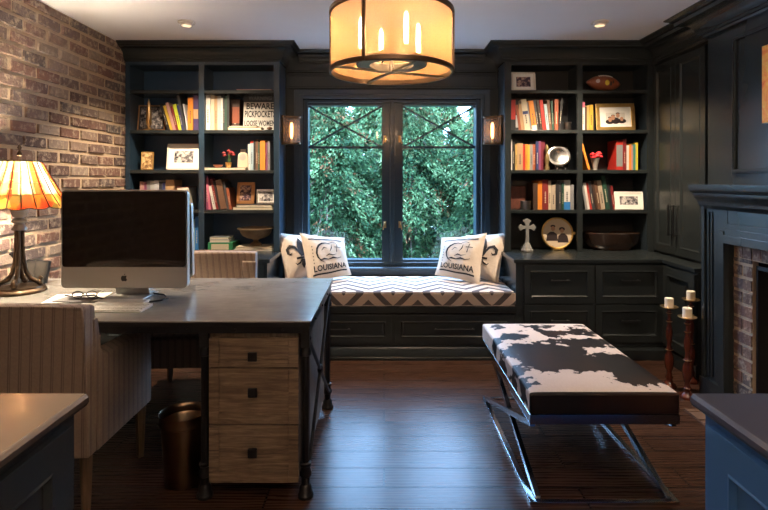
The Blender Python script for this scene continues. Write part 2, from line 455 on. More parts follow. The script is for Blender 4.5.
def thing(name, loc, label, cat, group=None, rz=0., rx=0., ry=0.):
    o = bpy.data.objects.new(name, None); COL.objects.link(o)
    o.empty_display_size = .05
    o.location = loc; o.rotation_euler = (rx, ry, rz)
    o['label'] = label; o['category'] = cat
    if group: o['group'] = group
    return o
def tag(o, label, cat, group=None):
    o['label'] = label; o['category'] = cat
    if group: o['group'] = group
    return o
def struct(o): o['kind'] = 'structure'; return o

def text_mesh(body, size, bold=0., res=2):
    """list of verts (x,z) and faces, centred in x on 0, baseline z=0"""
    cu = bpy.data.curves.new('txt', 'FONT'); cu.body = body; cu.size = size; cu.offset = bold; cu.resolution_u = res
    cu.align_x = 'CENTER'
    o = bpy.data.objects.new('txt', cu); COL.objects.link(o)
    dg = bpy.context.evaluated_depsgraph_get(); dg.update()
    me = bpy.data.meshes.new_from_object(o.evaluated_get(dg))
    vs = [(v.co.x, v.co.y) for v in me.vertices]; fs = [tuple(p.vertices) for p in me.polygons]
    bpy.data.objects.remove(o); bpy.data.curves.remove(cu); bpy.data.meshes.remove(me)
    return vs, fs

# panelled (frame and raised-edge) front facing -Y: occupies y from yf (front) to yf+t
def shaker(mb, x0, x1, z0, z1, yf=0., t=.02, rail=.05, inset=.010, mould=.012):
    a0, a1, b0, b1 = x0+rail, x1-rail, z0+rail, z1-rail
    yb = yf + t
    v = [(x0, yf, z0), (x1, yf, z0), (x1, yf, z1), (x0, yf, z1),
         (a0, yf, b0), (a1, yf, b0), (a1, yf, b1), (a0, yf, b1)]
    c = mould
    v += [(a0+c*.35, yf-.003, b0+c*.35), (a1-c*.35, yf-.003, b0+c*.35), (a1-c*.35, yf-.003, b1-c*.35), (a0+c*.35, yf-.003, b1-c*.35)]
    v += [(a0+c, yf+inset, b0+c), (a1-c, yf+inset, b0+c), (a1-c, yf+inset, b1-c), (a0+c, yf+inset, b1-c)]
    v += [(x0, yb, z0), (x1, yb, z0), (x1, yb, z1), (x0, yb, z1)]
    f = []
    for k in range(0, 12, 4):
        for i in range(4):
            j = (i+1) % 4
            f.append((k+i, k+j, k+4+j, k+4+i))
    f.append((12, 13, 14, 15))
    for i in range(4):
        j = (i+1) % 4; f.append((i, 16+i, 16+j, j))
    f.append((19, 18, 17, 16))
    mb.add(v, f)
    return mb
def pull(parent, xc, zc, yf, w=.13, vertical=False, m=None, name='handle', st=.028):
    mb = MB()
    if vertical:
        mb.bar((xc, yf-st, zc-w/2), (xc, yf-st, zc+w/2), .010, .010, (0, 1, 0))
        for k in (-1, 1): mb.bar((xc, yf, zc+k*(w/2-.012)), (xc, yf-st, zc+k*(w/2-.012)), .010, .010)
    else:
        mb.bar((xc-w/2, yf-st, zc), (xc+w/2, yf-st, zc), .010, .010)
        for k in (-1, 1): mb.bar((xc+k*(w/2-.012), yf, zc), (xc+k*(w/2-.012), yf-st, zc), .010, .010)
    return mb.build(name, m or BLACKM, parent, bevel=.0015)
SKYS = 52
# ================================================================== room shell
CZ = 2.47                                  # ceiling height
XL, XR, YB, YF = -2.16, 2.60, 4.52, -1.70   # brick wall, outer right wall, back wall, wall behind
NL, NR = -.867, 1.003                      # window niche sides
NC = (NL+NR)/2
fl = MB().box(XL-.1, XR+.1, YF-.1, YB+.25, -.12, 0); struct(fl.build('floor', FLOOR))
ce = MB().box(XL-.1, XR+.1, YF-.1, YB+.25, CZ, CZ+.12); struct(ce.build('ceiling', CEIL))

# left wall: mortar bed plus individually laid bricks, one surface
def brick_mb(mb, y0, y1, z0, z1, L=.205, h=.064, j=.022, depth=.013, holes=()):
    """bricks laid on plane x=0 standing out to +x; returns into mb (local)"""
    row = 0; z = z0
    while z < z1:
        y = y0 - (L/2 if row % 2 else 0) + rnd.uniform(-.01, .01)
        while y < y1:
            a = max(y, y0); b = min(y+L+rnd.uniform(-.012, .008), y1); t = min(z+h, z1)
            ok = b-a > .02 and not any(a < h1 and b > h0 and z < k1 and t > k0 for h0, h1, k0, k1 in holes)
            if ok:
                d = depth*rnd.uniform(.45, 1.25); e = .004
                q = lambda: rnd.uniform(-.003, .003)
                p = [(0, a+q(), z+q()), (0, b+q(), z+q()), (0, b+q(), t+q()), (0, a+q(), t+q())]
                v = p + [(d, p[0][1]+e, p[0][2]+e), (d+q()*.5, p[1][1]-e, p[1][2]+e), (d, p[2][1]-e, p[2][2]-e), (d+q()*.5, p[3][1]+e, p[3][2]-e)]
                mb.add(v, [(4, 5, 6, 7), (0, 1, 5, 4), (1, 2, 6, 5), (2, 3, 7, 6), (3, 0, 4, 7)], (rnd.random(), 0, 0))
            y += L + j
        z += h + j; row += 1
    return mb
wl = MB()
wl.box(XL-.1, XL, YF-.1, YB+.25, 0, CZ, (.5, 1, 0))
M0 = Matrix.Translation((XL, 0, 0))
tmp = brick_mb(MB(), YF, YB, .004, CZ-.004); 
k = len(wl.v); wl.v += [tuple(M0 @ Vector(p)) for p in tmp.v]; wl.f += [tuple(i+k for i in f) for f in tmp.f]; wl.t += tmp.t
struct(wl.build('wall_left', BRICK))
# wall behind the camera and outer right wall
struct(MB().box(XL-.1, XR+.1, YF-.1, YF, 0, CZ).build('wall_front', PAINT))
struct(MB().box(XR, XR+.1, YF, YB+.25, 0, CZ).build('wall_right', PAINT))

# back wall with window opening
WX0, WX1, WZ0, WZ1 = X(303, 4.52), X(481, 4.52), .585, 2.068
bw = MB()
bw.box(XL, WX0, YB, YB+.25, 0, CZ); bw.box(WX1, XR, YB, YB+.25, 0, CZ)
bw.box(WX0, WX1, YB, YB+.25, 0, WZ0); bw.box(WX0, WX1, YB, YB+.25, WZ1, CZ)
# raised wall panels beside the window
struct(bw.build('wall_back', PAINT))
# casing around the window
cs = MB()
for a, b, t in ((0, .045, .028), (.045, .075, .018)):
    o0, o1 = .075-a, .075-b
    yf = YB - t
    cs.box(WX0-o0, WX0-o1, yf, YB, WZ0-.02, WZ1+o0)
    cs.box(WX1+o1, WX1+o0, yf, YB, WZ0-.02, WZ1+o0)
    cs.box(WX0-o1, WX1+o1, yf, YB, WZ1+o1, WZ1+o0)
cs.box(WX0-.09, WX1+.09, YB-.05, YB, WZ0-.03, WZ0-.002)   # stool
cs.box(WX0-.075, WX1+.075, YB-.02, YB, WZ0-.075, WZ0-.03)
struct(cs.build('trim_1', PAINT_DAYLIT, bevel=.004))
# header boards over the window (stepped frieze)
hd = MB()
hd.box(NL+.002, NR-.002, YB-.022, YB, 2.165, CZ-.001)
hd.box(NL+.002, NR-.002, YB-.034, YB, 2.15, 2.172)
hd.box(NL+.002, NR-.002, YB-.040, YB, 2.262, 2.278)
hd.box(NL+.002, NR-.002, YB-.050, YB, 2.292, 2.31)
struct(hd.build('trim_2', PAINT, bevel=.004))

# window: one frame holding two casement sashes
GD = 4.66
win = MB()
yf, yb = YB+.05, YB+.21
win.box(WX0+.001, WX0+.03, yf, yb, WZ0+.001, WZ1-.001); win.box(WX1-.03, WX1-.001, yf, yb, WZ0+.001, WZ1-.001)
win.box(WX0+.03, WX1-.03, yf, yb, WZ0+.001, WZ0+.03); win.box(WX0+.03, WX1-.03, yf, yb, WZ1-.025, WZ1-.001)
xm = X(392, 4.64)
win.box(xm-.018, xm+.018, yf-.015, yb, WZ0+.03, WZ1-.025)
wo = struct(win.build('window_1', PAINT_DAYLIT, bevel=.003))
gz0, gz1 = Z(258.5, GD), Z(106.5, GD)
bar_z = Z(147.5, GD)
for gx0, gx1, sgn in ((X(309, GD), X(382, GD), 1), (X(402.5, GD), X(475, GD), -1)):
    s = MB(); r = .062
    ox0 = WX0+.031 if sgn > 0 else xm+.019
    ox1 = xm-.019 if sgn > 0 else WX1-.031
    y0, y1 = YB+.075, YB+.165
    s.box(ox0, gx0, y0, y1, WZ0+.031, WZ1-.026); s.box(gx1, ox1, y0, y1, WZ0+.031, WZ1-.026)
    s.box(gx0, gx1, y0, y1, WZ0+.031, gz0); s.box(gx0, gx1, y0, y1, gz1, WZ1-.026)
    so = s.build('sash', PAINT_DAYLIT, wo, bevel=.003)
    MB().box(gx0-.004, gx1+.004, GD-.003, GD+.003, gz0-.004, gz1+.004).build('pane', PANE, so)
    mu = MB()
    mu.box(gx0, gx1, GD-.016, GD-.004, bar_z-.010, bar_z+.010)
    mu.bar((gx0, GD-.010, bar_z), (gx1, GD-.010, gz1), .018, .016, (0, 0, 1))
    mu.bar((gx0, GD-.010, gz1), (gx1, GD-.010, bar_z), .018, .016, (0, 0, 1))
    mu.build('glazing_bar', PAINT_DAYLIT, so)
    hx = gx1+.026 if sgn > 0 else gx0-.026
    for hz in (Z(139, 4.6), Z(224.5, 4.6)):
        h = MB()
        h.box(hx-.012, hx+.012, y0-.006, y0, hz-.03, hz+.03)
        h.tube([(hx, y0-.004, hz+.012), (hx, y0-.03, hz+.014), (hx-sgn*.012, y0-.034, hz-.015), (hx-sgn*.016, y0-.032, hz-.045)], [.006, .007, .006, .005], 8)
        h.sphere((hx, y0-.018, hz+.013), .010, 10, 6)
        h.build('latch_handle', BRASS, so, smooth=True)

# ------------------------------------------------------------------ crown mouldings
def crown_prof(px, base=2.33, top=None):
    """profile points (out, z) for a crown projecting px from its plane"""
    T = (top or CZ) - .0005; k = px/.15
    p = [(0, base), (.012*k, base), (.016*k, base+.012), (.024*k, base+.016), (.026*k, base+.030)]
    for i in range(7):
        a = i/6*PI/2
        p.append(((.032+.078*(1-math.cos(a)))*k, base+.034+.066*(T-base)/.14*math.sin(a)))
    p += [(.112*k, T-.030), (.125*k, T-.028), (.130*k, T-.020), (.142*k, T-.014), (.15*k, T-.008), (.15*k, T), (0, T)]
    return p
def sweep(mb, path, prof):
    """sweep profile along a plan path [(x,y)...]; the profile's 'out' points to the right-hand side of travel; mitred"""
    n = len(path); rings = []
    for i in range(n):
        d0 = Vector(path[i]) - Vector(path[i-1]) if i > 0 else None
        d1 = Vector(path[i+1]) - Vector(path[i]) if i < n-1 else None
        if d0 is None: d0 = d1
        if d1 is None: d1 = d0
        d0 = d0.normalized(); d1 = d1.normalized()
        n0 = Vector((d0.y, -d0.x)); n1 = Vector((d1.y, -d1.x))
        m = (n0+n1).normalized(); sc = 1/max(.2, m.dot(n0))
        rings.append([(path[i][0]+m.x*sc*o, path[i][1]+m.y*sc*o, z) for o, z in prof])
    v = [p for r in rings for p in r]; k = len(prof); f = []
    for i in range(n-1):
        for j in range(k):
            f.append((i*k+j, i*k+(j+1) % k, (i+1)*k+(j+1) % k, (i+1)*k+j))
    f.append(tuple(range(k))[::-1]); f.append(tuple((n-1)*k+j for j in range(k)))
    mb.add(v, f)
UD = 4.245       # front plane of the bookcases
BD = 3.85        # front plane of the base cabinets
RW = 2.24        # plane of the tall cabinets on the right
BR = 2.17        # plane of the chimney breast
BRD = 3.43       # far corner of the chimney breast
t = MB(); sweep(t, [(XL+.014, UD), (NL, UD), (NL, YB-.022)], crown_prof(.15)); struct(t.build('trim_3', PAINT, smooth=True, angle=25))
t = MB(); sweep(t, [(NL+.12, YB-.022), (NR-.12, YB-.022)], crown_prof(.12, 2.37)); struct(t.build('trim_4', PAINT, smooth=True, angle=25))
t = MB(); sweep(t, [(NR, YB-.022), (NR, UD), (RW, UD)], crown_prof(.15)); struct(t.build('trim_5', PAINT, smooth=True, angle=25))
t = MB(); sweep(t, [(RW-.02, UD-.1), (RW-.02, BRD), (BR-.02, BRD), (BR-.02, YF+.02)], crown_prof(.18, 2.30)); struct(t.build('trim_6', PAINT, smooth=True, angle=25))

# ------------------------------------------------------------------ bookcases
SH = [2.096, 1.765, 1.433, 1.101]       # shelf top surfaces
CT = .757                               # counter height
def bookcase(x0, x1, xs, label):
    """xs: inner edges l0,l1,(mid stile)r0,r1"""
    o = thing('bookcase', (0, 0, 0), label, 'bookcase')
    l0, l1, r0, r1 = xs
    z0, z1 = CT+.001, 2.36
    fr = MB()
    for a, b in ((x0, l0), (l1, r0), (r1, x1)): fr.box(a, b, UD, UD+.022, z0, z1)
    fr.box(l0, l1, UD, UD+.022, 2.304, z1); fr.box(r0, r1, UD, UD+.022, 2.304, z1)
    fr.build('face_frame', PAINT_DAYLIT if x0 < 0 else PAINT, o, bevel=.002)
    bd = MB()
    bd.box(x0+.001, l0, UD+.022, YB-.001, z0, CZ-.002); bd.box(r1, x1-.001, UD+.022, YB-.001, z0, CZ-.002)
    bd.box(l1+.012, r0-.012, UD+.022, YB-.02, z0, 2.32)
    bd.build('side_panel', PAINT_DAYLIT if x0 < 0 else PAINT_IN, o)
    MB().box(l0, r1, YB-.02, YB-.001, z0, CZ-.002).build('back_panel', BACK_L if x0 < 0 else BACK_R, o)
    MB().box(l0, r1, UD+.022, YB-.02, 2.304, CZ-.002).build('top_panel', PAINT_IN, o)
    for a, b in ((l0, l1+.012), (r0-.012, r1)):
        for s in SH:
            mb = MB().box(a, b, UD+.002 if a == l0 else UD+.002, YB-.02, s-.028, s)
            mb.build('shelf', PAINT, o, bevel=.002)
    return o
LBX = (-2.108, -1.537, -1.490, -.915)
RBX = (1.053, 1.604, 1.647, 2.189)
bookcase(XL+.015, NL, LBX, 'dark slate built-in bookcase against the brick wall, left of the window')
bookcase(NR, RW-.001, RBX, 'dark slate built-in bookcase right of the window, beside the tall cupboard doors')

# ------------------------------------------------------------------ base cabinets and counters
def drawer(parent, x0, x1, z0, z1, y, hz=None, hw=.14, name='drawer'):
    mb = shaker(MB(), x0, x1, z0, z1, y-.018, .019, .045, .010, .014)
    d = mb.build(name, PAINT, parent, bevel=.0015)
    pull(d, (x0+x1)/2, hz if hz is not None else (z0+z1)/2, y-.018, hw)
    return d
def base_cab(x0, x1, label, cols, y=BD, ztop=CT-.03):
    o = thing('base_cabinet', (0, 0, 0), label, 'cabinet')
    b = MB(); b.box(x0, x1, y, YB-.001, .0, ztop)
    b.build('body', PAINT, o)
    p = MB(); sweep(p, [(x0, y), (x1, y)], [(0, 0), (.022, 0), (.022, .075), (.014, .088), (.012, .10), (0, .104)])
    p.build('plinth', PAINT, o, smooth=True, angle=25)
    for a, c in cols:
        drawer(o, a, c, .425, ztop-.012, y, .60); drawer(o, a, c, .135, .415, y, .30)
    return o
base_cab(XL+.03, NL-.012, 'dark drawer cabinet under the left bookcase, mostly hidden by the desk', [(-2.12, -1.53), (-1.49, -.90)])
base_cab(NR-.012+.0, 2.105, 'dark drawer cabinet with bar pulls under the right bookcase', [(1.05, 1.575), (1.585, 2.09)])
def counter(path, label):
    mb = MB(); mb.prism(path, 2, CT-.03, CT)
    return tag(mb.build('countertop', PAINT, bevel=.004), label, 'countertop')
counter([(XL+.03, BD-.02), (NL+.012, BD-.02), (NL+.012, YB-.002), (XL+.03, YB-.002)], 'dark painted counter below the left bookcase holding the urn')
counter([(NR-.03, BD-.02), (2.085, BD-.02), (2.085, BRD+.005), (RW+.02, BRD+.005), (RW+.02, YB-.002), (NR-.03, YB-.002)], 'dark painted counter below the right bookcase holding the crystal cross')

# low cabinet along the right wall between the corner and the chimney breast
o = thing('base_cabinet', (2.105, BD-.001, 0), 'narrow dark low cabinet on the right wall behind the candlesticks', 'cabinet', rz=-PI/2)
LW = BD-.002-(BRD+.006)
MB().box(0, LW, .0, XR-2.106, 0, CT-.031).build('body', PAINT, o)
mb = MB(); shaker(mb, .01, LW-.01, .12, CT-.045, -.018, .019, .06, .01, .014)
d = mb.build('door', PAINT, o, bevel=.0015)
pull(d, LW-.06, .56, -.018, .12, True)
MB().box(0, LW, -.012, 0, 0, .10).build('plinth', PAINT, o)

# tall cupboard on the right wall
o = thing('tall_cupboard', (RW, UD-.001, 0), 'tall glossy dark cupboard with two long doors on the right wall', 'cupboard', rz=-PI/2)
TW = UD-BRD-.002
b = MB(); b.box(0, TW, .002, XR-RW-.001, CT+.001, CZ-.001)
b.build('body', PAINT, o)
for a, c, hx in ((.012, .335, .335-.030), (.339, .70, .339+.030)):
    mb = MB(); shaker(mb, a, c, CT+.02, 2.285, -.018, .020, .055, .010, .014)
    d = mb.build('door', PAINT, o, bevel=.0015)
    pull(d, hx, 1.04, -.018, .24, True, st=.034)
mb = MB(); mb.box(0, TW, -.02, .002, 2.29, CZ-.001); mb.build('frieze', PAINT, o)

# ------------------------------------------------------------------ chimney breast and fireplace
FX = 1.95; FD1 = 3.13
cb = MB(); cb.box(BR, XR-.001, YF+.001, 2.0, 0, CZ-.001)
cb.box(BR, XR-.001, 2.0, 2.86, 1.08, CZ-.001); cb.box(BR, XR-.001, 2.86, BRD, 0, CZ-.001)
struct(cb.build('wall_chimney', PAINT))
# wall panel mouldings over the mantel
pm = MB()
def ring_panel(mb, y0, y1, z0, z1, x):
    """picture-frame moulding on a plane facing -x"""
    w = .026; th = .016
    for a, b, c, d in ((y0, y1, z1-w, z1), (y0, y1, z0, z0+w), (y0, y0+w, z0+w, z1-w), (y1-w, y1, z0+w, z1-w)):
        mb.box(x-th, x, a, b, c, d); 
        mb.box(x-th-.006, x-th, a+(.006 if b-a > .03 else .008), b-(.006 if b-a > .03 else .008), c+.008, d-.008)
ring_panel(pm, 1.9, 3.175, 1.39, 2.235, BR)
ring_panel(pm, .7, 1.85, 1.39, 2.235, BR)
struct(pm.build('trim_7', PAINT, bevel=.003))
fp = thing('fireplace', (0, 0, 0), 'dark painted fireplace mantel with brick surround on the right wall', 'fireplace')
oy0, oy1, oz = 2.01, 2.905, .99      # opening inside the painted legs
yA, yB2 = 1.78, FD1
# legs: fluted / stepped
for y0, y1, d in ((oy1, yB2, 1), (yA, oy0, -1)):
    lg = MB(); lg.box(FX, BR-.001, y0, y1, 0, 1.20)
    c0, c1 = y0, y1; inner = y0 if d > 0 else y1
    for k, (w, th) in enumerate(((.05, .030), (.085, .020), (.115, .010))):
        a, b = (inner+ (0.0), inner+w*.8) if d > 0 else (inner-w, inner)
        lg.box(FX-th*.8, FX, a, b, .16, 1.06+.0)
    lg.box(FX-.012, FX, (y1-.03 if d > 0 else y0), (y1 if d > 0 else y0+.03), .16, 1.20)
    for q in (.055, .085): lg.box(FX-.007, FX, (y1-q-.012 if d > 0 else y0+q), (y1-q if d > 0 else y0+q+.012), .18, 1.16)
    lg.box(FX-.024, FX, y0-.0, y1, 0, .16)
    lg.build('leg', PAINT, fp, bevel=.004)
fz = MB(); fz.box(FX, BR-.001, yA, yB2, 1.20, 1.285)
fz.box(FX, BR-.001, oy0, oy1, oz, 1.20)
for w, th in ((.05, .030), (.085, .020), (.115, .010)):
    fz.box(FX-th, FX, oy0-w*.0, oy1, oz, oz+w)
fz.build('frieze', PAINT, fp, bevel=.004)
ms = MB()
prof = [(o_*.66, z_) for o_, z_ in [(0, 1.175), (.012, 1.175), (.018, 1.19), (.030, 1.20), (.034, 1.225), (.05, 1.245), (.06, 1.262), (.06, 1.27), (.078, 1.28), (.082, 1.287), (.085, 1.292), (.085, 1.322), (0, 1.322)]]
sweep(ms, [(BR-.001, yB2), (FX, yB2), (FX, yA), (BR-.001, yA)], prof)
ms.box(FX, BR-.001, yA, yB2, 1.29, 1.322)
ms.build('mantel_shelf', PAINT, fp, smooth=True, angle=25)
# brick surround set back inside the legs
bs = MB(); bx = FX+.035
bs.box(bx, bx+.03, 2.755, oy1-.001, 0, oz, (.5, 1, 0)); bs.box(bx, bx+.03, oy0+.001, 2.16, 0, oz, (.5, 1, 0)); bs.box(bx, bx+.03, 2.16, 2.755, .915, oz, (.5, 1, 0))
Mx = Matrix.Translation((bx, 0, 0)) @ Matrix.Diagonal((-1, 1, 1, 1))
for (a, b, c, d) in ((2.755, oy1-.002, .002, .915), (oy0+.002, 2.16, .002, .915)):
    z = c; r = 0
    while z < d:
        segs = [(a, b)] if r % 2 == 0 else [(a, a+.07), (a+.078, b)]
        for s0, s1 in segs:
            dd = rnd.uniform(.003, .009)
            bs.box(-.001, dd, s0+.003, s1-.003, z+.005, min(z+.062, d), (rnd.random()*.6, 0, 0), Mx)
        z += .074; r += 1
y = oy0+.004
while y < oy1-.06:
    bs.box(-.001, rnd.uniform(.003, .009), y, y+.058, .920, oz-.004, (rnd.random()*.6, 0, 0), Mx); y += .068
bs.build('brick_surround', BRICK, fp)
SOOT = mat('sooty firebox', (.012, .011, .011), .95, vary=.4, scale=8)
fb = MB()
fb.box(XR-.06, XR-.012, 2.16, 2.755, .0, .915); fb.box(bx+.031, XR-.06, 2.755, 2.79, 0, .915); fb.box(bx+.031, XR-.06, 2.12, 2.16, 0, .915)
fb.box(bx+.031, XR-.06, 2.12, 2.79, .915, .95); fb.box(FX+.04, XR-.06, 2.161, 2.754, .0, .012)
fb.build('firebox', SOOT, fp)
# antler / screen inside the firebox mouth
sc = MB()
sc.box(bx+.012, bx+.02, 2.17, 2.745, .03, .05); sc.box(bx+.012, bx+.02, 2.17, 2.745, .87, .89)
for q in (2.175, 2.735): sc.box(bx+.012, bx+.02, q, q+.012, .012, .89)
sc.build('screen_frame', BLACKM, fp)
h = MB(); h.box(1.76, FX-.046, 1.5, 3.0, .0, .004, (.5, 1, 0))
y = 1.502
while y < 2.99:
    h.box(1.762, FX-.05, y, min(y+.095, 2.998), .002, .008+rnd.uniform(0, .002), (rnd.random()*.5, 0, 0)); y += .105
tag(h.build('hearth', mat('dark hearth tile', (.10, .055, .035), .6, vary=.5, scale=9, bump=.3)), 'narrow strip of brick hearth on the floor before the fireplace', 'hearth')

# bright painting over the mantel
o = thing('painting', (BR-.001, 2.895, 1.67), 'orange and yellow painting hung over the mantel, at the right edge', 'painting', rz=-PI/2)
MB().box(0, .75, -.03, 0, 0, .435).build('canvas', mat('canvas edge', (.7, .6, .45), .8), o)
m, nt, b = nodes('orange abstract'); oc = coord(nt)
n = noisen(nt, oc, 6, 6, .7, 1.5)
nt.links.new(ramp(nt, n.outputs[0], [(.3, (.80, .10, .03)), (.45, (.95, .30, .04)), (.58, (.98, .58, .10)), (.72, (.95, .85, .60))]), b.inputs['Base Color'])
MB().box(.001, .749, -.0325, -.0301, .001, .434).build('painted_face', m, o)

# ------------------------------------------------------------------ window seat
o = thing('window_seat', (0, 0, 0), 'dark window bench with two panelled drawers below the window', 'window seat')
sx0, sx1 = NL-.011, NR-.013
b = MB(); b.box(sx0, sx1, BD+.005, YB-.051, 0, .385)
b.build('body', PAINT, o)
mb = MB(); sweep(mb, [(sx0, BD+.005), (sx1, BD+.005)], [(0, .345), (.012, .345), (.018, .355), (.030, .360), (.034, .385), (.034, .402), (0, .402)])
mb.box(sx0, sx1, BD+.005, YB-.052, .385, .402)
mb.build('seat_board', PAINT, o, smooth=True, angle=25)
for a, c in ((sx0+.02, NC-.012), (NC+.012, sx1-.02)):
    drawer(o, a, c, .125, .335, BD+.005, .235, .30)
mb = MB(); sweep(mb, [(sx0, BD+.005), (sx1, BD+.005)], [(0, 0), (.030, 0), (.030, .018), (.024, .025), (.020, .085), (.014, .097), (0, .104)])
mb.build('plinth', PAINT, o, smooth=True, angle=25)

def cushion_mesh(x0, x1, y0, y1, z0, z1, r=.02, nx=60, ny=20, sag=.008):
    mb = MB()
    # rounded box by superellipse-ish rings
    v = []; f = []
    prof = [(0, z0+r*1.2), (-0, (z0+z1)/2), (0, z1-r)]
    pts = []
    pr = [(r*.3, z0), (0, z0+r), (-.004, (z0+z1)/2), (0, z1-r), (r*.35, z1-r*.3), (r, z1)]
    def ring(ins, z):
        q = []; c = .018
        for k, (a, b) in enumerate(((x0, y0), (x1, y0), (x1, y1), (x0, y1))):
            q.append((a, b))
        out = []
        n = [nx, ny, nx, ny]
        for k in range(4):
            a = q[k]; b = q[(k+1) % 4]
            for i in range(n[k]):
                t = i/n[k]; x = a[0]+(b[0]-a[0])*t; y = a[1]+(b[1]-a[1])*t
                x = min(max(x, x0+ins), x1-ins); y = min(max(y, y0+ins), y1-ins)
                out.append((x, y, z))
        return out
    rings = [ring(i, z) for i, z in pr]
    m = len(rings[0]); 
    for r_ in rings: v += r_
    for j in range(len(rings)-1):
        for i in range(m):
            f.append((j*m+i, j*m+(i+1) % m, (j+1)*m+(i+1) % m, (j+1)*m+i))
    f.append(tuple((len(rings)-1)*m+i for i in range(m))); f.append(tuple(range(m))[::-1])
    mb.add(v, f); return mb
o = thing('seat_cushion', (NC, BD-.018, .403), 'long chevron-patterned cushion on the window bench', 'cushion')
hw = (NR-NL)/2-.018
cm = cushion_mesh(-hw, hw, 0, YB-BD-.04, 0, .112, .022)
cm.build('cushion_cover', CHEVRON, o, smooth=True, angle=60)
pp = MB()
for z in (.006, .104):
    pp.tube([(-hw+.006, -.002, z), (hw-.006, -.002, z)], .004, 6)
pp.build('piping', mat('taupe piping', (.12, .09, .08), .9), o, smooth=True)
# ================================================================== desk
DX0, DX1, DY0, DY1 = XL+.03, -.305, 2.142, 3.08
desk = thing('desk', (0, 0, 0), 'large desk with zinc top, iron frame and reclaimed wood drawers', 'desk')
MB().box(DX0, DX1, DY0, DY1, .752, .760).build('desktop', ZINC, desk, bevel=.003)
ap = MB(); s = .012
ap.box(DX0+.003, DX1-.003, DY0+.003, DY1-.003, .735, .752); ap.box(DX0+.01, DX1-.010, DY0+.010, DY0+.022, .705, .735); ap.box(DX0+.01, DX1-.010, DY1-.022, DY1-.010, .705, .735)
ap.box(DX1-.022, DX1-.010, DY0+.022, DY1-.022, .695, .735); ap.box(DX0+.01, DX0+.022, DY0+.022, DY1-.022, .695, .735)
for x in np.linspace(DX0+.1, DX1-.12, 9):
    ap.sphere((float(x), DY0+.009, .72), .006, 8, 6)
for y in (2.35, 2.6, 2.85): ap.sphere((DX1-.009, y, .715), .006, 8, 6)
ap.build('apron', BLACKM, desk, bevel=.001)
def desk_leg(x, y):
    mb = MB()
    mb.box(x-.019, x+.019, y-.019, y+.019, .64, .705)
    mb.lathe([(.017, .13), (.017, .64)], (x, y, 0), 8)
    mb.lathe([(0.018, .0), (.034, .0), (.034, .012), (.028, .02), (.026, .045), (.018, .055), (.018, .085), (.026, .092), (.026, .105), (.020, .115), (.020, .13), (.024, .135), (.024, .145), (.017, .15)], (x, y, 0), 16)
    mb.lathe([(.016, .60), (.024, .605), (.024, .62), (.018, .64)], (x, y, 0), 16)
    return mb.build('leg', BLACKM, desk, smooth=True, angle=35)
LX = (-.335, -.765, -1.81, DX0+.03)
for x in LX:
    for y in (DY0+.045, DY1-.045): desk_leg(x, y)
for side, (px0, px1) in enumerate(((-.738, -.360), (DX0+.055, -1.84))):
    pd = MB(); pd.box(px0, px1, DY0+.030, DY1-.075, .071, .700); pd.build('pedestal', RECLAIM_V, desk, bevel=.002)
    hw = (px0+px1)/2
    for z0, z1, kz in ((.562, .684, .612), (.322, .556, .462), (.074, .316, .210)):
        mb = MB(); y = DY0+.014; rl = .042
        mb.box(px0, px0+rl, y, y+.016, z0, z1); mb.box(px1-rl, px1, y, y+.016, z0, z1)
        r2 = .030 if z1-z0 < .15 else .046
        mb.box(px0+rl+.001, px1-rl-.001, y, y+.016, z0, z0+r2); mb.box(px0+rl+.001, px1-rl-.001, y, y+.016, z1-r2, z1)
        mb.box(px0+rl, px1-rl, y+.008, y+.016, z0+r2, z1-r2)
        dr = mb.build('drawer', RECLAIM, desk, bevel=.0015)
        kb = MB(); kb.box(hw-.009, hw+.009, y-.016, y+.008, kz-.009, kz+.009); kb.box(hw-.019, hw+.019, y-.026, y-.014, kz-.019, kz+.019)
        kb.build('knob', BLACKM, dr, bevel=.003)
MB().box(-.359, -.352, DY0+.07, DY1-.075, .071, .700).build('side_panel', RECLAIM_Y, desk)
# X brace on the right end
xb = MB(); xx = DX1-.020; ya, yb = DY0+.06, DY1-.06
for a, b in (((xx, ya, .67), (xx, yb, .10)), ((xx, yb, .67), (xx, ya, .10))):
    xb.tube([a, b], .0085, 8)
xb.sphere((xx, (ya+yb)/2, .385), .026, 16, 10, (.6, 1, 1))
for yy, zz in ((ya, .67), (yb, .67), (ya, .10), (yb, .10)): xb.sphere((xx, yy, zz), .014, 10, 8)
xb.build('cross_brace', BLACKM, desk, smooth=True)

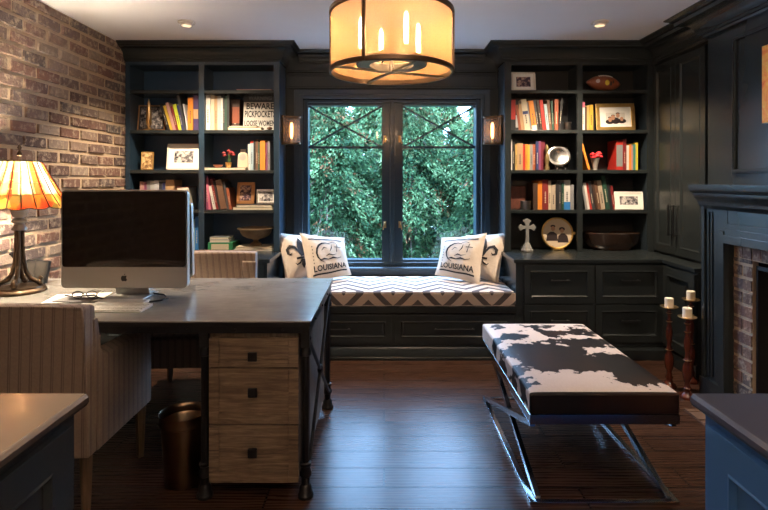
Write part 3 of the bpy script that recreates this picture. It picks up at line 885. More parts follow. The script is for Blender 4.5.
# ================================================================== slipcovered armchairs
def armchair(loc, rz, label):
    o = thing('armchair', loc, label, 'chair', 'striped linen armchairs at the desk', rz=rz)
    W = .30; D = .53; a = .085
    # seat block with long skirt
    MB().box(-W+.085, W-.085, .10, D-.01, .262, .44).build('seat', LINEN, o, bevel=.015, seg=3)
    MB().box(-W+a, W-a, .09, D+.01, .44, .50).build('seat_cushion', LINEN, o, bevel=.022, seg=3)
    MB().box(-W+.01, W-.01, .0+.485+.02, D+.015, .262, .43).build('skirt', LINEN, o, bevel=.006)
    # back, slightly raked and bowed
    bk = MB(); n = 10; v = []; f = []
    zs = [.262, .30, .5, .7, .83, .850, .857]
    for j, z in enumerate(zs):
        t = max(0, (z-.44)/.44); y0 = .0 - .035*t; th = .095-.02*t
        e = .012 if j == len(zs)-1 else 0
        row = []
        for i in range(n+1):
            u = i/n*2-1; bow = -.012*(1-u*u); crown = .006*(1-u*u)*(j > 3)
            row.append((u*(W-e*.5), y0+bow+e, z+crown))
        for i in range(n, -1, -1):
            u = i/n*2-1; bow = -.010*(1-u*u); crown = .006*(1-u*u)*(j > 3)
            row.append((u*(W-e*.5), y0+th+bow-e, z+crown))
        v += row
    m = 2*(n+1)
    for j in range(len(zs)-1):
        for i in range(m): f.append((j*m+i, j*m+(i+1) % m, (j+1)*m+(i+1) % m, (j+1)*m+i))
    f.append(tuple(range(m))[::-1]); f.append(tuple((len(zs)-1)*m+i for i in range(m)))
    bk.add(v, f); bk.build('back', LINEN, o, smooth=True, angle=50, bevel=.006)
    # piping round the back edge
    pp = MB()
    for y0, th in ((-.001, 0),):
        pts = [(-W, 0+.002, .27), (-W, -.028, .79), (-W+.004, -.036, .850)] + [((i/8*2-1)*(W-.01), -.038-.012*(1-(i/8*2-1)**2)+.004, .857+.006*(1-(i/8*2-1)**2)) for i in range(9)] + [(W-.004, -.036, .850), (W, -.028, .79), (W, .002, .27)]
        pp.tube(pts, .0042, 6)
    pp.build('piping', LINEN, o, smooth=True)
    # arms: swooping side panels
    for sx in (-1, 1):
        poly = [(.055, .262), (D, .262), (D, .63)]
        arm = MB()
        pr = [(.055, .262), (D, .262), (D+.002, .45), (D-.004, .604), (D-.02, .618)]
        pr += [(D-.06-i*.062, .620+.002*i) for i in range(5)]
        pr += [(.16, .630), (.125, .632), (.10, .642), (.083, .67), (.072, .73), (.060, .80), (.03, .80)]
        x0, x1 = (W-a, W+.006) if sx > 0 else (-W-.006, -W+a)
        arm.prism(pr, 0, x0, x1)
        arm.build('arm', LINEN, o, bevel=.007, seg=2)
    for lx, ly in ((-W+.035, .045), (W-.035, .045), (-W+.035, D-.03), (W-.035, D-.03)):
        MB().lathe([(.019, 0), (.029, .262)], (lx, ly, 0), 4).build('leg', LEGWOOD, o, bevel=.003)
    return o
armchair((-1.455, 2.00, 0), 0, 'striped linen slipcovered armchair seen from behind, nearest, at the front of the desk')
armchair((-1.175, 3.50, 0), PI+R(4), 'striped linen slipcovered armchair on the far side of the desk, behind the computers')

# ================================================================== waste basket
wb = thing('waste_basket', (-.90, 2.30, 0), 'round brass-toned metal waste basket under the desk', 'waste basket')
prof = [(0, .004), (.070, .004), (.072, 0), (.076, 0), (.080, .02), (.096, .262), (.103, .266), (.104, .276), (.098, .29), (.104, .308), (.103, .312), (.098, .308), (.091, .288), (.097, .272), (.091, .264), (.072, .02), (.068, .010), (0, .010)]
MB().lathe(prof, seg=40).build('bin', mat('burnished bin metal', (.24, .17, .11), .30, 1., vary=.2, scale=20), wb, smooth=True, angle=50)

# ================================================================== cowhide bench
bn = thing('bench', (.607, 2.127, 0), 'cowhide-topped bench on crossed polished steel legs', 'bench')
BW, BL = .623, 1.035
cw = MB(); n1, n2 = 24, 40; v = []; f = []
def pad(u, w):   # top height
    e = min(u, 1-u)*BW; g = min(w, 1-w)*BL
    return .462 + .012*(1-math.exp(-e/.03))*(1-math.exp(-g/.03))
for j in range(n2+1):
    for i in range(n1+1):
        u = i/n1; w = j/n2
        v.append((u*BW, w*BL, pad(u, w)))
for j in range(n2):
    for i in range(n1):
        a = j*(n1+1)+i; f.append((a, a+1, a+n1+2, a+n1+1))
k = len(v); ring = [i for i in range(n1+1)] + [j*(n1+1)+n1 for j in range(1, n2+1)] + [n2*(n1+1)+i for i in range(n1-1, -1, -1)] + [j*(n1+1) for j in range(n2-1, 0, -1)]
for idx in ring: v.append((v[idx][0], v[idx][1], .374))
m = len(ring)
for i in range(m): f.append((ring[i], k+i, k+(i+1) % m, ring[(i+1) % m]))
f.append(tuple(k+i for i in range(m)))
cw.add([(x, y, z-.374) for x, y, z in v], f)
cw.build('cushion', COW, bn, smooth=True, angle=50, bevel=.008, loc=(0, 0, .374))
fr = MB(); a = .04
for x0, x1, y0, y1 in ((0, BW, 0, .012), (0, BW, BL-.012, BL), (0, .012, .012, BL-.012), (BW-.012, BW, .012, BL-.012)):
    fr.box(x0, x1, y0, y1, .334, .374)
fr.build('top_frame', CHROME, bn, bevel=.001)
for x in (.006, BW-.006):
    sg_ = 1 if x < .3 else -1
    for (a, b) in (((x, .012, .336), (x, BL-.012, .012)), ((x, BL-.012, .336), (x, .012, .012))):
        pass
    lg = MB()
    lg.bar((x+sg_*.009, .02, .330), (x+sg_*.009, BL-.02, .014), .022, .026, (0, 0, 1))
    lg.build('leg', CHROME, bn, bevel=.001)
    lg = MB(); dx = sg_*.0325
    lg.bar((x+dx, BL-.02, .330), (x+dx, .02, .014), .022, .026, (0, 0, 1))
    lg.build('leg', CHROME, bn, bevel=.001)
    MB().box(*sorted((x-sg_*.006, x+sg_*.020)), 0, BL, 0, .014).build('floor_rail', CHROME, bn, bevel=.001)
for y0 in (0, BL-.02):
    MB().box(.0265, BW-.0265, y0, y0+.02, 0, .012).build('floor_rail', CHROME, bn, bevel=.001)

# ================================================================== near cabinets either side of the camera
def near_cab(x, depth, rz, label, paint, top, name='side_cabinet'):
    """front face on plane x facing the aisle"""
    o = thing(name, (x, 1.30, 0) if rz < 0 else (x, -.9, 0), label, 'cabinet', rz=rz)
    L = 2.2
    b = MB(); b.box(0, L, 0, depth, 0, .765); b.build('body', paint, o, bevel=.002)
    n = 3; w = (L-.06)/n
    for i in range(n):
        mb = MB(); shaker(mb, .03+i*w+.008, .03+(i+1)*w-.008, .12, .745, -.018, .0185, .075, .010, .018)
        d = mb.build('door', paint, o, bevel=.0015)
    MB().box(0, L, -.012, 0, 0, .105).build('plinth', paint, o, bevel=.004)
    pr = [(-.030, .770), (-.034, .776), (-.032, .790), (-.024, .797), (-.020, .800)]
    t = MB(); p2 = [(y-.0, z) for y, z in [(-.014, .7655), (-.021, .770), (-.026, .779), (-.025, .791), (-.017, .800)]] + [(depth+.0, .800), (depth+.0, .7655)]
    t.prism(p2, 0, -.022, L+.022)
    t.build('countertop', top, o, bevel=.003)
    return o
near_cab(-.786, .62, PI/2, 'dark panelled cabinet end in the left foreground with a polished top', PAINT, DARKTOP)
near_cab(.815, .62, -PI/2, 'navy panelled cabinet in the right foreground with a dark top', NAVY_DAYLIT, NAVY_TOP)

# ================================================================== table lamp
def zt(): return .7605
lp = thing('table_lamp', (-1.922, 2.70, .7605), 'table lamp with stained glass shade and bronze scrolled legs, on the desk', 'lamp')
MB().lathe([(0, 0), (.122, 0), (.124, .008), (.118, .018), (.108, .022), (.104, .030), (.05, .036), (0, .036)], seg=40).build('base', BRONZE, lp, smooth=True, angle=40)
lg = MB()
for k in range(4):
    a = k*PI/2 + R(20); c, s_ = math.cos(a), math.sin(a)
    pts = []; 
    for r, z in ((.016, .335), (.015, .28), (.016, .22), (.020, .16), (.030, .105), (.050, .068), (.078, .052), (.094, .052), (.098, .066), (.088, .076)):
        pts.append((r*c, r*s_, z))
    lg.tube(pts, [.008, .009, .010, .0105, .011, .012, .0125, .013, .011, .008], 10)
    lg.sphere((.092*c, .092*s_, .048), .017, 12, 8)
lg.build('scroll_legs', BRONZE, lp, smooth=True)
lg = MB(); lg.lathe([(0, .32), (.034, .325), (.036, .335), (.028, .345), (.022, .36), (.034, .368), (.036, .376), (.022, .386), (.018, .395)], seg=28)
lg.build('collar', PEWTER, lp, smooth=True, angle=50)
MB().lathe([(.012, .388), (.028, .396), (.038, .416), (.041, .436), (.036, .456), (.024, .470), (.010, .474)], seg=28).build('urn', mat('pale urn glaze', (.78, .70, .62), .3), lp, smooth=True)
MB().lathe([(.005, .474), (.005, .715), (.014, .72), (.010, .735), (.004, .745), (.011, .76), (.004, .775), (0, .777)], seg=16).build('stem', BRONZE, lp, smooth=True, angle=50)
SZ0, SZ1, SR0, SR1 = .452, .688, .228, .098
sh = MB(); NS = 32
def shr(t, a):
    return SR0+(SR1-SR0)*t**.92
v = []; f = []; nt_ = 14
for j in range(nt_+1):
    t = j/nt_
    for i in range(NS*2):
        a = PI*i/NS
        z = (SZ1-SZ0)*t
        r = shr(t, a)
        if j == 0: z -= .010*abs(math.sin(a*8))
        if t < .27: r = shr(.27, a) + (.27-t)*.175
        v.append((r*math.cos(a), r*math.sin(a), z))
for j in range(nt_):
    for i in range(NS*2):
        f.append((j*NS*2+i, j*NS*2+(i+1) % (NS*2), (j+1)*NS*2+(i+1) % (NS*2), (j+1)*NS*2+i))
sh.add(v, f)
sho = sh.build('shade', STAINED, lp, smooth=True, loc=(0, 0, SZ0))
ld = MB(); LEAD = mat('dark lead came', (.05, .035, .025), .5, .6)
for i in range(0, 24):
    a = 2*PI*i/24+PI/24; pts = []
    for j in range(0, nt_+1, 2):
        t = j/nt_; r = shr(t, a) if t >= .27 else shr(.27, a)+(.27-t)*.175
        pts.append(((r+.001)*math.cos(a), (r+.001)*math.sin(a), (SZ1-SZ0)*t))
    ld.tube(pts, .0030, 5)
for t in (.27, .52, .76):
    r = shr(t, 0)+.001
    ld.tube([(r*math.cos(2*PI*k/64), r*math.sin(2*PI*k/64), (SZ1-SZ0)*t) for k in range(64)], .0018, 5, closed=True)
r = SR1+.001; ld.tube([(r*math.cos(2*PI*k/48), r*math.sin(2*PI*k/48), SZ1-SZ0) for k in range(48)], .004, 6, closed=True)
ld.tube([(v[i][0]*1.004, v[i][1]*1.004, v[i][2]) for i in range(NS*2)], .0025, 5, closed=True)
for k in range(3):
    a = 2*PI*k/3; ld.bar((0, 0, SZ1-SZ0+.001), (SR1*math.cos(a), SR1*math.sin(a), SZ1-SZ0), .006, .003)
ld.build('leading', LEAD, sho, smooth=True)
BULB = mat('warm lamp bulb', (1, .8, .55), .5, emit=(1, .62, .28), estr=30)
MB().sphere((0, 0, .575), .028, 16, 10, (1, 1, 1.3)).build('bulb', BULB, lp, smooth=True)

# ================================================================== computers
ALU = mat('brushed aluminium', (.58, .57, .55), .38, .75)
SCR = mat('dark switched-off screen', (.006, .005, .005), .07, coat=.3)
BLKP = mat('black satin plastic', (.014, .014, .015), .30)
WHP = mat('white plastic', (.78, .76, .72), .35)
def rrect(x0, x1, z0, z1, r, n=6):
    p = []
    for cx, cz, a0 in ((x1-r, z0+r, -PI/2), (x1-r, z1-r, 0), (x0+r, z1-r, PI/2), (x0+r, z0+r, PI)):
        for i in range(n+1):
            a = a0+PI/2*i/n; p.append((cx+r*math.cos(a), cz+r*math.sin(a)))
    return p
def apple_logo(h):
    """bitten fruit emblem, polygons in xz centred on 0, height h"""
    P = []
    pts = [(0, .30), (.10, .35), (.22, .37), (.34, .33), (.42, .25), (.33, .16), (.29, .04), (.32, -.08), (.40, -.17), (.45, -.20), (.40, -.33), (.32, -.45), (.22, -.50), (.12, -.47), (0, -.44), (-.12, -.47), (-.22, -.50), (-.33, -.42), (-.42, -.26), (-.46, -.08), (-.44, .12), (-.36, .27), (-.24, .36), (-.12, .35)]
    P.append([(x*h*.78, z*h*.78-.04*h) for x, z in pts])
    leaf = [(.0, .42), (.02, .52), (.09, .62), (.19, .66), (.17, .55), (.10, .46)]
    P.append([(x*h*.78, z*h*.78-.04*h) for x, z in leaf])
    return P
def imac(loc, rz, label, tilt=0.):
    o = thing('desktop_computer', loc, label, 'computer', rz=rz)
    w, z0, z1 = .312, .055, .540
    T = Matrix.Translation((0, 0, z0)) @ Matrix.Rotation(tilt, 4, 'X') @ Matrix.Translation((0, 0, -z0))
    b = MB(); b.prism(rrect(-w, w, z0, z1, .022), 1, -.045, -.012, T); b.build('housing', ALU, o, smooth=True, angle=30, bevel=.002)
    b = MB(); b.prism(rrect(-w+.010, w-.010, z0+.008, z1-.008, .02), 1, -.012, .006, T); b.build('rear_cover', BLKP, o, smooth=True, angle=30, bevel=.004)
    b = MB(); b.prism(rrect(-w+.007, w-.007, z0+.105, z1-.008, .014), 1, -.0475, -.0445, T); b.build('screen', SCR, o, smooth=True, angle=30)
    lg = MB()
    for P in apple_logo(.042):
        lg.prism([(x, z+z0+.052) for x, z in P], 1, -.0465, -.0448, T)
    lg.build('fruit_emblem', mat('black emblem', (.02, .02, .02), .3), o)
    st = MB()
    st.prism([(.045, .005), (.115, .005), (.115, .010), (.058, .018), (.030, .20), (.005, .28), (-.002, .28), (-.002, .20), (.03, .05)], 0, -.085, .085)
    st.box(-.10, .10, -.09, .115, 0, .006)
    st.build('stand', ALU, o, bevel=.002)
    return o
imac((-1.284, 2.575, .7605), R(0), 'silver all-in-one computer facing the camera with a dark screen, front of the two')
imac((-1.337, 2.86, .7605), PI-R(2), 'second all-in-one computer turned away, its black back mostly hidden behind the first', tilt=-R(3)).scale = (.86, .86, .86)
kb = thing('keyboard', (-1.245, 2.335, .7605), 'slim white keyboard on the desk below the screen', 'keyboard')
MB().prism([(-.06, 0), (.06, 0), (.06, .013), (-.06, .006)], 0, -.165, .165).build('body', WHP, kb, bevel=.002)
ky = MB()
for r in range(5):
    for c in range(15 if r < 4 else 11):
        w = .0185; x = -.158+c*.0212; y = -.052+ (4-r)*.021 
        if r == 4:
            ws = [.0185]*3+[.1]+[.0185]*7
            x = -.158+sum(ws[:c])+.0027*c; w = ws[c]
        zt_ = .006+.007*(y+.06)/.12
        y = -.052 + (4-r)*.0215 + 0
        ky.box(x, x+w, y, y+.0175, zt_, zt_+.004)
ky.build('keys', WHP, kb)
# cables and papers
cb = MB()
cb.tube([(-1.62, 2.60, .765), (-1.55, 2.56, .766), (-1.47, 2.60, .766), (-1.42, 2.54, .768), (-1.36, 2.50, .766), (-1.30, 2.47, .766)], .004, 6)
tag(cb.build('cable', BLKP, smooth=True), 'dark thin cable curling over the papers under the front computer', 'cable')
cb = MB(); cb.tube([(-1.19, 2.64, .766), (-1.12, 2.61, .766), (-1.08, 2.55, .766), (-1.08, 2.49, .766), (-1.125, 2.455, .766)], .0045, 6)
tag(cb.build('cable', BLKP, smooth=True), 'black cable trailing right from under the front computer', 'cable')
gl = thing('eyeglasses', (-1.47, 2.515, .7675), 'dark pair of eyeglasses lying beside the papers on the desk', 'eyeglasses', rz=R(10))
g = MB()
for k in (-1, 1): g.tube([(k*.032+.024*math.cos(a), .0, .020+.017*math.sin(a)) for a in [2*PI*i/18 for i in range(18)]], .0022, 6, closed=True)
g.tube([(-.008, 0, .024), (0, 0, .028), (.008, 0, .024)], .002, 6)
g.build('rims', BLKP, gl, smooth=True)
for k in (-1, 1):
    g = MB(); g.tube([(k*.056, 0, .022), (k*.055, .07, .020), (k*.050, .12, .006)], .0022, 6)
    g.build('temple', BLKP, gl, smooth=True)
pa = MB(); Mr = Matrix.Translation((-1.52, 2.56, 0)) @ Matrix.Rotation(R(12), 4, 'Z')
pa.box(-.14, .12, -.09, .10, .7606, .7622, M=Mr)
tag(pa.build('papers', WHITE), 'loose white papers on the desk left of the front computer', 'papers')
pa = MB(); Mr = Matrix.Translation((-1.50, 2.50, 0)) @ Matrix.Rotation(R(-6), 4, 'Z')
pa.box(-.10, .08, -.04, .05, .7624, .766, M=Mr)
tag(pa.build('notebook', mat('dull grey cover', (.16, .15, .15), .6)), 'small dark notebook lying on the papers beside the eyeglasses', 'notebook')
tr = MB(); tr.box(-1.36, -1.13, 2.402, 2.478, .7606, .775)
tag(tr.build('white_box', WHP, bevel=.004), 'flat white box lying between keyboard and computer stand', 'box')
# black framed pictures / speaker behind the lamp
def easel_frame(loc, rz, w, h, label, m1=BLKP):
    o = thing('picture_frame', loc, label, 'picture frame', rz=rz, rx=-R(12))
    b = MB(); b.box(-w/2, w/2, -.018, 0, 0, h); b.build('frame', m1, o, bevel=.003)
    MB().box(-w/2+.012, w/2-.012, -.0195, -.0175, .012, h-.012).build('picture', mat('dim glossy print', (.05, .045, .04), .1), o)
    return o
easel_frame((-2.04, 2.96, .7605), R(-20), .10, .125, 'black framed picture on the desk just behind the lamp, lower left')
easel_frame((X(41, 2.92), 2.92, .7605), R(-18), .10, .13, 'small black frame on the desk right of the lamp base', BLKP)
ph = thing('telephone', (-2.06, 2.845, .7605), 'black desk telephone handset by the lamp at the left edge', 'telephone', rz=R(20))
MB().prism([(-.06, 0), (.06, 0), (.06, .05), (-.06, .025)], 0, -.05, .05).build('cradle', BLKP, ph, bevel=.005)
b = MB(); b.tube([(.03, .03, .04), (.03, .015, .09), (.015, .0, .15), (-.005, -.01, .19)], [.017, .011, .011, .016], 10); b.build('handset', BLKP, ph, smooth=True)

# ================================================================== pendant
pn = thing('pendant_light', (X(391.5, 2.2), 2.2, 0), 'drum pendant light with sheer fabric shade and bronze rings', 'ceiling lamp')
PR, P0, P1 = .263, 1.806, 2.075
PB = mat('pendant bronze', (.10, .062, .038), .35, .85, vary=.2, scale=30)
n = 72
o_ = MB(); v = []; f = []
for z in (P0+.02, P1-.02):
    for i in range(n): a = 2*PI*i/n; v.append(((PR-.004)*math.cos(a), (PR-.004)*math.sin(a), z))
f = [(i, (i+1) % n, n+(i+1) % n, n+i) for i in range(n)]
o_.add(v, f); o_.build('shade', ORGANZA, pn, smooth=True)
rg = MB()
for z in (P0, P1-.022):
    rg.lathe([(PR, z), (PR+.004, z+.003), (PR+.004, z+.019), (PR, z+.022), (PR-.006, z+.022), (PR-.006, z)], seg=n, closed=True)
for k in range(4):
    a = R((-114.7, -5, 60, 176)[k])
    rg.box(PR-.002, PR+.005, -.007, .007, P0, P1, M=Matrix.Rotation(a, 4, 'Z'))
rg.build('frame_rings', PB, pn, smooth=True, angle=40)
# inner wheel
wh = MB()
wh.lathe([(.095, P0+.035), (.150, P0+.035), (.152, P0+.040), (.152, P0+.062), (.148, P0+.066), (.097, P0+.066), (.093, P0+.062)], seg=48, closed=True)
for k in range(4):
    a = R(-65+90*k)
    wh.box(.0, PR-.004, -.006, .006, P0+.004, P0+.012, M=Matrix.Rotation(a, 4, 'Z')) if k in (0, 1, 2, 3) else None
wh.lathe([(0, P0+.002), (.014, P0+.002), (.016, P0+.014), (.008, P0+.03), (.006, P0+.10), (0, P0+.10)], seg=16)
wh.build('inner_wheel', mat('greyed iron wheel', (.20, .17, .14), .4, .6), pn, smooth=True, angle=40)
st = MB(); st.cyl((0, 0, P0+.06), .006, CZ-.001-P0-.06, 12)
for k in range(4):
    a = R(-65+90*k); pts = [(0, 0, P0+.16)]
    st.tube([(0, 0, P0+.16), (.04*math.cos(a), .04*math.sin(a), P0+.10), (.10*math.cos(a), .10*math.sin(a), P0+.066), (.132*math.cos(a), .132*math.sin(a), P0+.07)], .0035, 6)
for k in range(3):
    a = R(30+120*k); st.tube([(0, 0, P1+.10), (PR*math.cos(a), PR*math.sin(a), P1-.004)], .003, 6)
st.lathe([(.0, CZ-.03), (.05, CZ-.028), (.062, CZ-.012), (.065, CZ-.001)], seg=28)
st.build('stem', PB, pn, smooth=True, angle=40)
CB = mat('glowing candle bulb', (1, .85, .6), .5, emit=(1, .68, .34), estr=38)
CS = mat('cream candle sleeve', (.8, .62, .38), .6)
for dx, dy in ((13.5, -28), (-30, -10), (-10.5, 28), (27.5, 10)):
    x, y = dx/233, dy/233
    MB().cyl((x, y, P0+.066), .010, .03, 14).build('candle_sleeve', CS, pn, smooth=True, angle=40)
    MB().lathe([(0, 0), (.0085, .004), (.0095, .03), (.0095, .11), (.006, .128), (0, .135)], (x, y, P0+.097), 14).build('bulb', CB, pn, smooth=True)

# ================================================================== sconces on the niche sides
def sconce(x, side, label):
    o = thing('wall_sconce', (x, 4.385, Z(143.5, 4.385)), label, 'wall lamp', 'sconces beside the window')
    s = side; hh = .225     # side=+1: plate on the left wall, shade towards +x
    b = MB(); b.box(*sorted((s*.0015, s*.018)), -.062, .062, -.012, hh+.012); b.build('back_plate', BRONZE, o, bevel=.002)
    n = 12
    def arc(r0, rr):   # half ellipse in plan
        return [(s*(.018+r0*math.sin(PI*i/n)), -rr*math.cos(PI*i/n)) for i in range(n+1)]
    for z0, z1 in ((-.008, .006), (hh-.006, hh+.006)):
        b = MB(); out = arc(.136, .060); inn = arc(.126, .052)
        v = [(x_, y_, z) for z in (z0, z1) for x_, y_ in out+inn]; m = n+1; f = []
        for i in range(n):
            f += [(i, i+1, 2*m+i+1, 2*m+i), (m+i, m+i+1, 3*m+i+1, 3*m+i), (i, i+1, m+i+1, m+i), (2*m+i, 2*m+i+1, 3*m+i+1, 3*m+i)]
        if z0 < 0:
            pass
        b.add(v, f); b.build('rim', BRONZE, o, smooth=True, angle=30)
    b = MB(); b.prism(arc(.132, .056), 2, -.008, -.004); b.build('bottom_cap', BRONZE, o)
    b = MB(); a_ = arc(.131, .056); v = [(x_, y_, z) for z in (.004, hh-.004) for x_, y_ in a_]; m = n+1
    b.add(v, [(i, i+1, m+i+1, m+i) for i in range(n)]); b.build('shade', FROST, o, smooth=True)
    b = MB(); b.lathe([(0, -.004), (.012, -.004), (.012, .04), (0, .042)], (s*.075, 0, 0), 12); b.build('socket', BRASS, o, smooth=True, angle=40)
    b = MB(); b.lathe([(.006, .042), (.013, .06), (.014, .15), (.009, .175), (0, .18)], (s*.075, 0, 0), 14); b.build('bulb', mat('amber filament bulb', (1, .7, .4), .5, emit=(1, .50, .17), estr=9), o, smooth=True)
    return o
sconce(NL, 1, 'small half-round sconce glowing left of the window')
sconce(NR, -1, 'small half-round sconce glowing right of the window')

# ================================================================== recessed ceiling lights
LENS = mat('downlight lens', (1, .9, .75), .5, emit=(1, .78, .5), estr=5)
TRIM = mat('cream metal trim', (.62, .56, .50), .5)
def downlight(x, y, label):
    o = thing('ceiling_light', (x, y, CZ-.001), label, 'ceiling light', 'recessed ceiling lights')
    MB().lathe([(.042, 0), (.060, 0), (.060, -.006), (.052, -.010), (.042, -.010)], seg=28, closed=True).build('trim_ring', TRIM, o, smooth=True, angle=40)
    MB().lathe([(.041, 0), (.040, -.026), (.0345, -.027), (.0335, -.022), (.033, 0)], seg=28, closed=True).build('barrel', TRIM, o, smooth=True, angle=40)
    MB().lathe([(0, -.006), (.0325, -.006), (.0325, -.002), (0, -.002)], seg=20).build('lens', LENS, o)
    return o
DL = [(-1.40, 3.63, 'small recessed ceiling light above the left bookcase'), (1.53, 3.63, 'small recessed ceiling light above the right bookcase')]
for a in DL: downlight(*a)
DL2 = [(-1.02, 1.45), (1.72, 1.75), (-.05, -.4)]  # all out of view; the last one is added for general fill
for x, y in DL2: downlight(x, y, 'unseen recessed ceiling light nearer the camera, above the picture')

# ================================================================== candlesticks
def candlestick(x, y, hz, label, s=1.):
    o = thing('candlestick', (x, y, 0), label, 'candlestick', 'turned wooden candlesticks by the fireplace')
    h = hz
    p = [(0, 0), (.052, 0), (.054, .012), (.044, .024), (.030, .032), (.022, .05), (.030, .062), (.020, .075), (.018, .10), (.030, .125), (.036, .16), (.030, .20), (.018, .225), (.026, .235), (.018, .247), (.015, .28), (.024, .31), (.027, .34), (.020, .375), (.013, .40), (.020, .41), (.012, .425), (.012, .45), (.020, .462), (.012, .475), (.016, .49), (0, .492)]
    MB().lathe([(r*.82, z*h/.49) for r, z in p], seg=24).build('column', REDWOOD, o, smooth=True, angle=60)
    for z in (.062, .235, .41, .462):
        rb = MB(); rb.lathe([(.012, z*h/.49-.005), (.0235 if z < .3 else .0185, z*h/.49), (.012, z*h/.49+.005)], seg=24)
        rb.build('gilt_ring', BRASS, o, smooth=True)
    MB().lathe([(0, h), (.030, h+.001), (.050, h+.010), (.054, h+.014), (.052, h+.016), (.028, h+.008), (0, h+.008)], seg=28).build('drip_plate', BRASS, o, smooth=True, angle=60)
    MB().lathe([(0, h+.008), (.0265, h+.008), (.0265, h+.066), (.023, h+.070), (.004, h+.067), (0, h+.067)], seg=24).build('candle', CANDLEWAX, o, smooth=True, angle=40)
    MB().cyl((0, 0, h+.066), .0012, .012, 6).build('wick', BLKP, o)
candlestick(1.86, 3.34, .512, 'turned candlestick with ivory candle, leftmost of three beside the fireplace')
candlestick(2.05, 3.42, .540, 'turned candlestick with ivory candle, tallest and farthest of three by the fireplace')
candlestick(1.878, 3.17, .490, 'turned candlestick with ivory candle, nearest of three by the fireplace')
# ================================================================== pillows
def m_pillow():
    m, nt, b = nodes('cream cotton canvas'); o = coord(nt)
    n = noisen(nt, o, 150, 3); n2 = noisen(nt, o, 9, 3)
    nt.links.new(mixc(nt, n2.outputs[0], (.66, .53, .42), (.80, .69, .58)), b.inputs['Base Color'])
    b.inputs['Roughness'].default_value = .9; b.inputs['Sheen Weight'].default_value = .2
    bumpn(nt, b, mth(nt, 'ADD', n.outputs[0], mth(nt, 'MULTIPLY', n2.outputs[0], 6)), .45, .006)
    return m
PIL = m_pillow(); INK = mat('black printed ink', (.022, .020, .024), .8)
def pillow(loc, rz, rx, ry, label, prints, w=.40, h=.39, t=.075, sk=0.):
    o = thing('pillow', loc, label, 'pillow', rz=rz, rx=rx, ry=ry)
    def surf(x, z):
        """front depth for a point (x,z) on the pillow"""
        u = max(-1, min(1, x/(w/2))); v = max(-1, min(1, (z-h/2)/(h/2)))
        return t*max(0, (1-abs(u)**2.6)*(1-abs(v)**2.6))**.62*(1+.10*math.sin(9*u+4*v)*.3)
    n = 28; mb = MB()
    for sgn in (-1, 1):
        v = []; f = []
        for j in range(n+1):
            for i in range(n+1):
                u = i/n*2-1; q = j/n*2-1
                x = u*w/2*(1-.075*(1-q*q)); z = h/2 + q*h/2*(1-.075*(1-u*u))*(1+sk*u)
                y = sgn*t*max(0, (1-abs(u)**2.6)*(1-abs(q)**2.6))**.62
                y *= 1+.05*math.sin(11*u+5*q)*(1-abs(q)) + .06*math.sin(7*q-9*u)*abs(u)
                v.append((x, y, z))
        for j in range(n):
            for i in range(n): a = j*(n+1)+i; f.append((a, a+1, a+n+2, a+n+1))
        mb.add(v, f)
    mb.build('cover', PIL, o, smooth=True)
    pts = []
    for k in range(4):
        for i in range(n):
            s = i/n*2-1
            u, q = [(s, -1), (1, s), (-s, 1), (-1, -s)][k]
            pts.append((u*w/2*(1-.075*(1-q*q)), 0, h/2+q*h/2*(1-.075*(1-u*u))*(1+sk*u)))
    MB().tube(pts, .0035, 6, closed=True).build('piping', PIL, o, smooth=True)
    pm = MB()
    def cut(vs, fs):
        # subdivide faces so that the print follows the cloth
        bm = bmesh.new(); bv = [bm.verts.new((x, 0, z)) for x, z in vs]
        for f_ in fs:
            try: bm.faces.new([bv[i] for i in f_])
            except Exception: pass
        bmesh.ops.triangulate(bm, faces=bm.faces[:])
        for _ in range(2):
            es = [e for e in bm.edges if e.calc_length() > .016]
            if es: bmesh.ops.subdivide_edges(bm, edges=es, cuts=1)
            bmesh.ops.triangulate(bm, faces=bm.faces[:])
        bm.verts.index_update()
        V = []
        for v_ in bm.verts:
            x, z = v_.co.x, v_.co.z
            u = max(-1, min(1, x/(w/2)/.96)); q = max(-1, min(1, (z-h/2)/(h/2)/.96))
            y = t*max(0, (1-abs(u)**2.6)*(1-abs(q)**2.6))**.62
            y *= 1+.05*math.sin(11*u+5*q)*(1-abs(q)) + .06*math.sin(7*q-9*u)*abs(u)
            V.append((x, -y-.004, h/2+(z-h/2)*(1+sk*u)))
        F_ = [tuple(v_.index for v_ in f_.verts) for f_ in bm.faces]
        bm.free(); pm.add(V, F_)
    for vs, fs in prints: cut(vs, fs)
    pm.build('print', INK, o)
    return o
def poly(pts): return (pts, [tuple(range(len(pts)))])
def strip(pts, ws):
    L = []; Rr = []
    n = len(pts)
    for i, p in enumerate(pts):
        a = Vector(pts[max(0, i-1)]); b = Vector(pts[min(n-1, i+1)]); d = (b-a).normalized(); nn = Vector((-d.y, d.x))
        wv = ws[i] if isinstance(ws, (list, tuple)) else ws
        L.append(tuple(Vector(p)+nn*wv/2)); Rr.append(tuple(Vector(p)-nn*wv/2))
    vs = L+Rr; return vs, [(i, i+1, n+i+1, n+i) for i in range(n-1)]
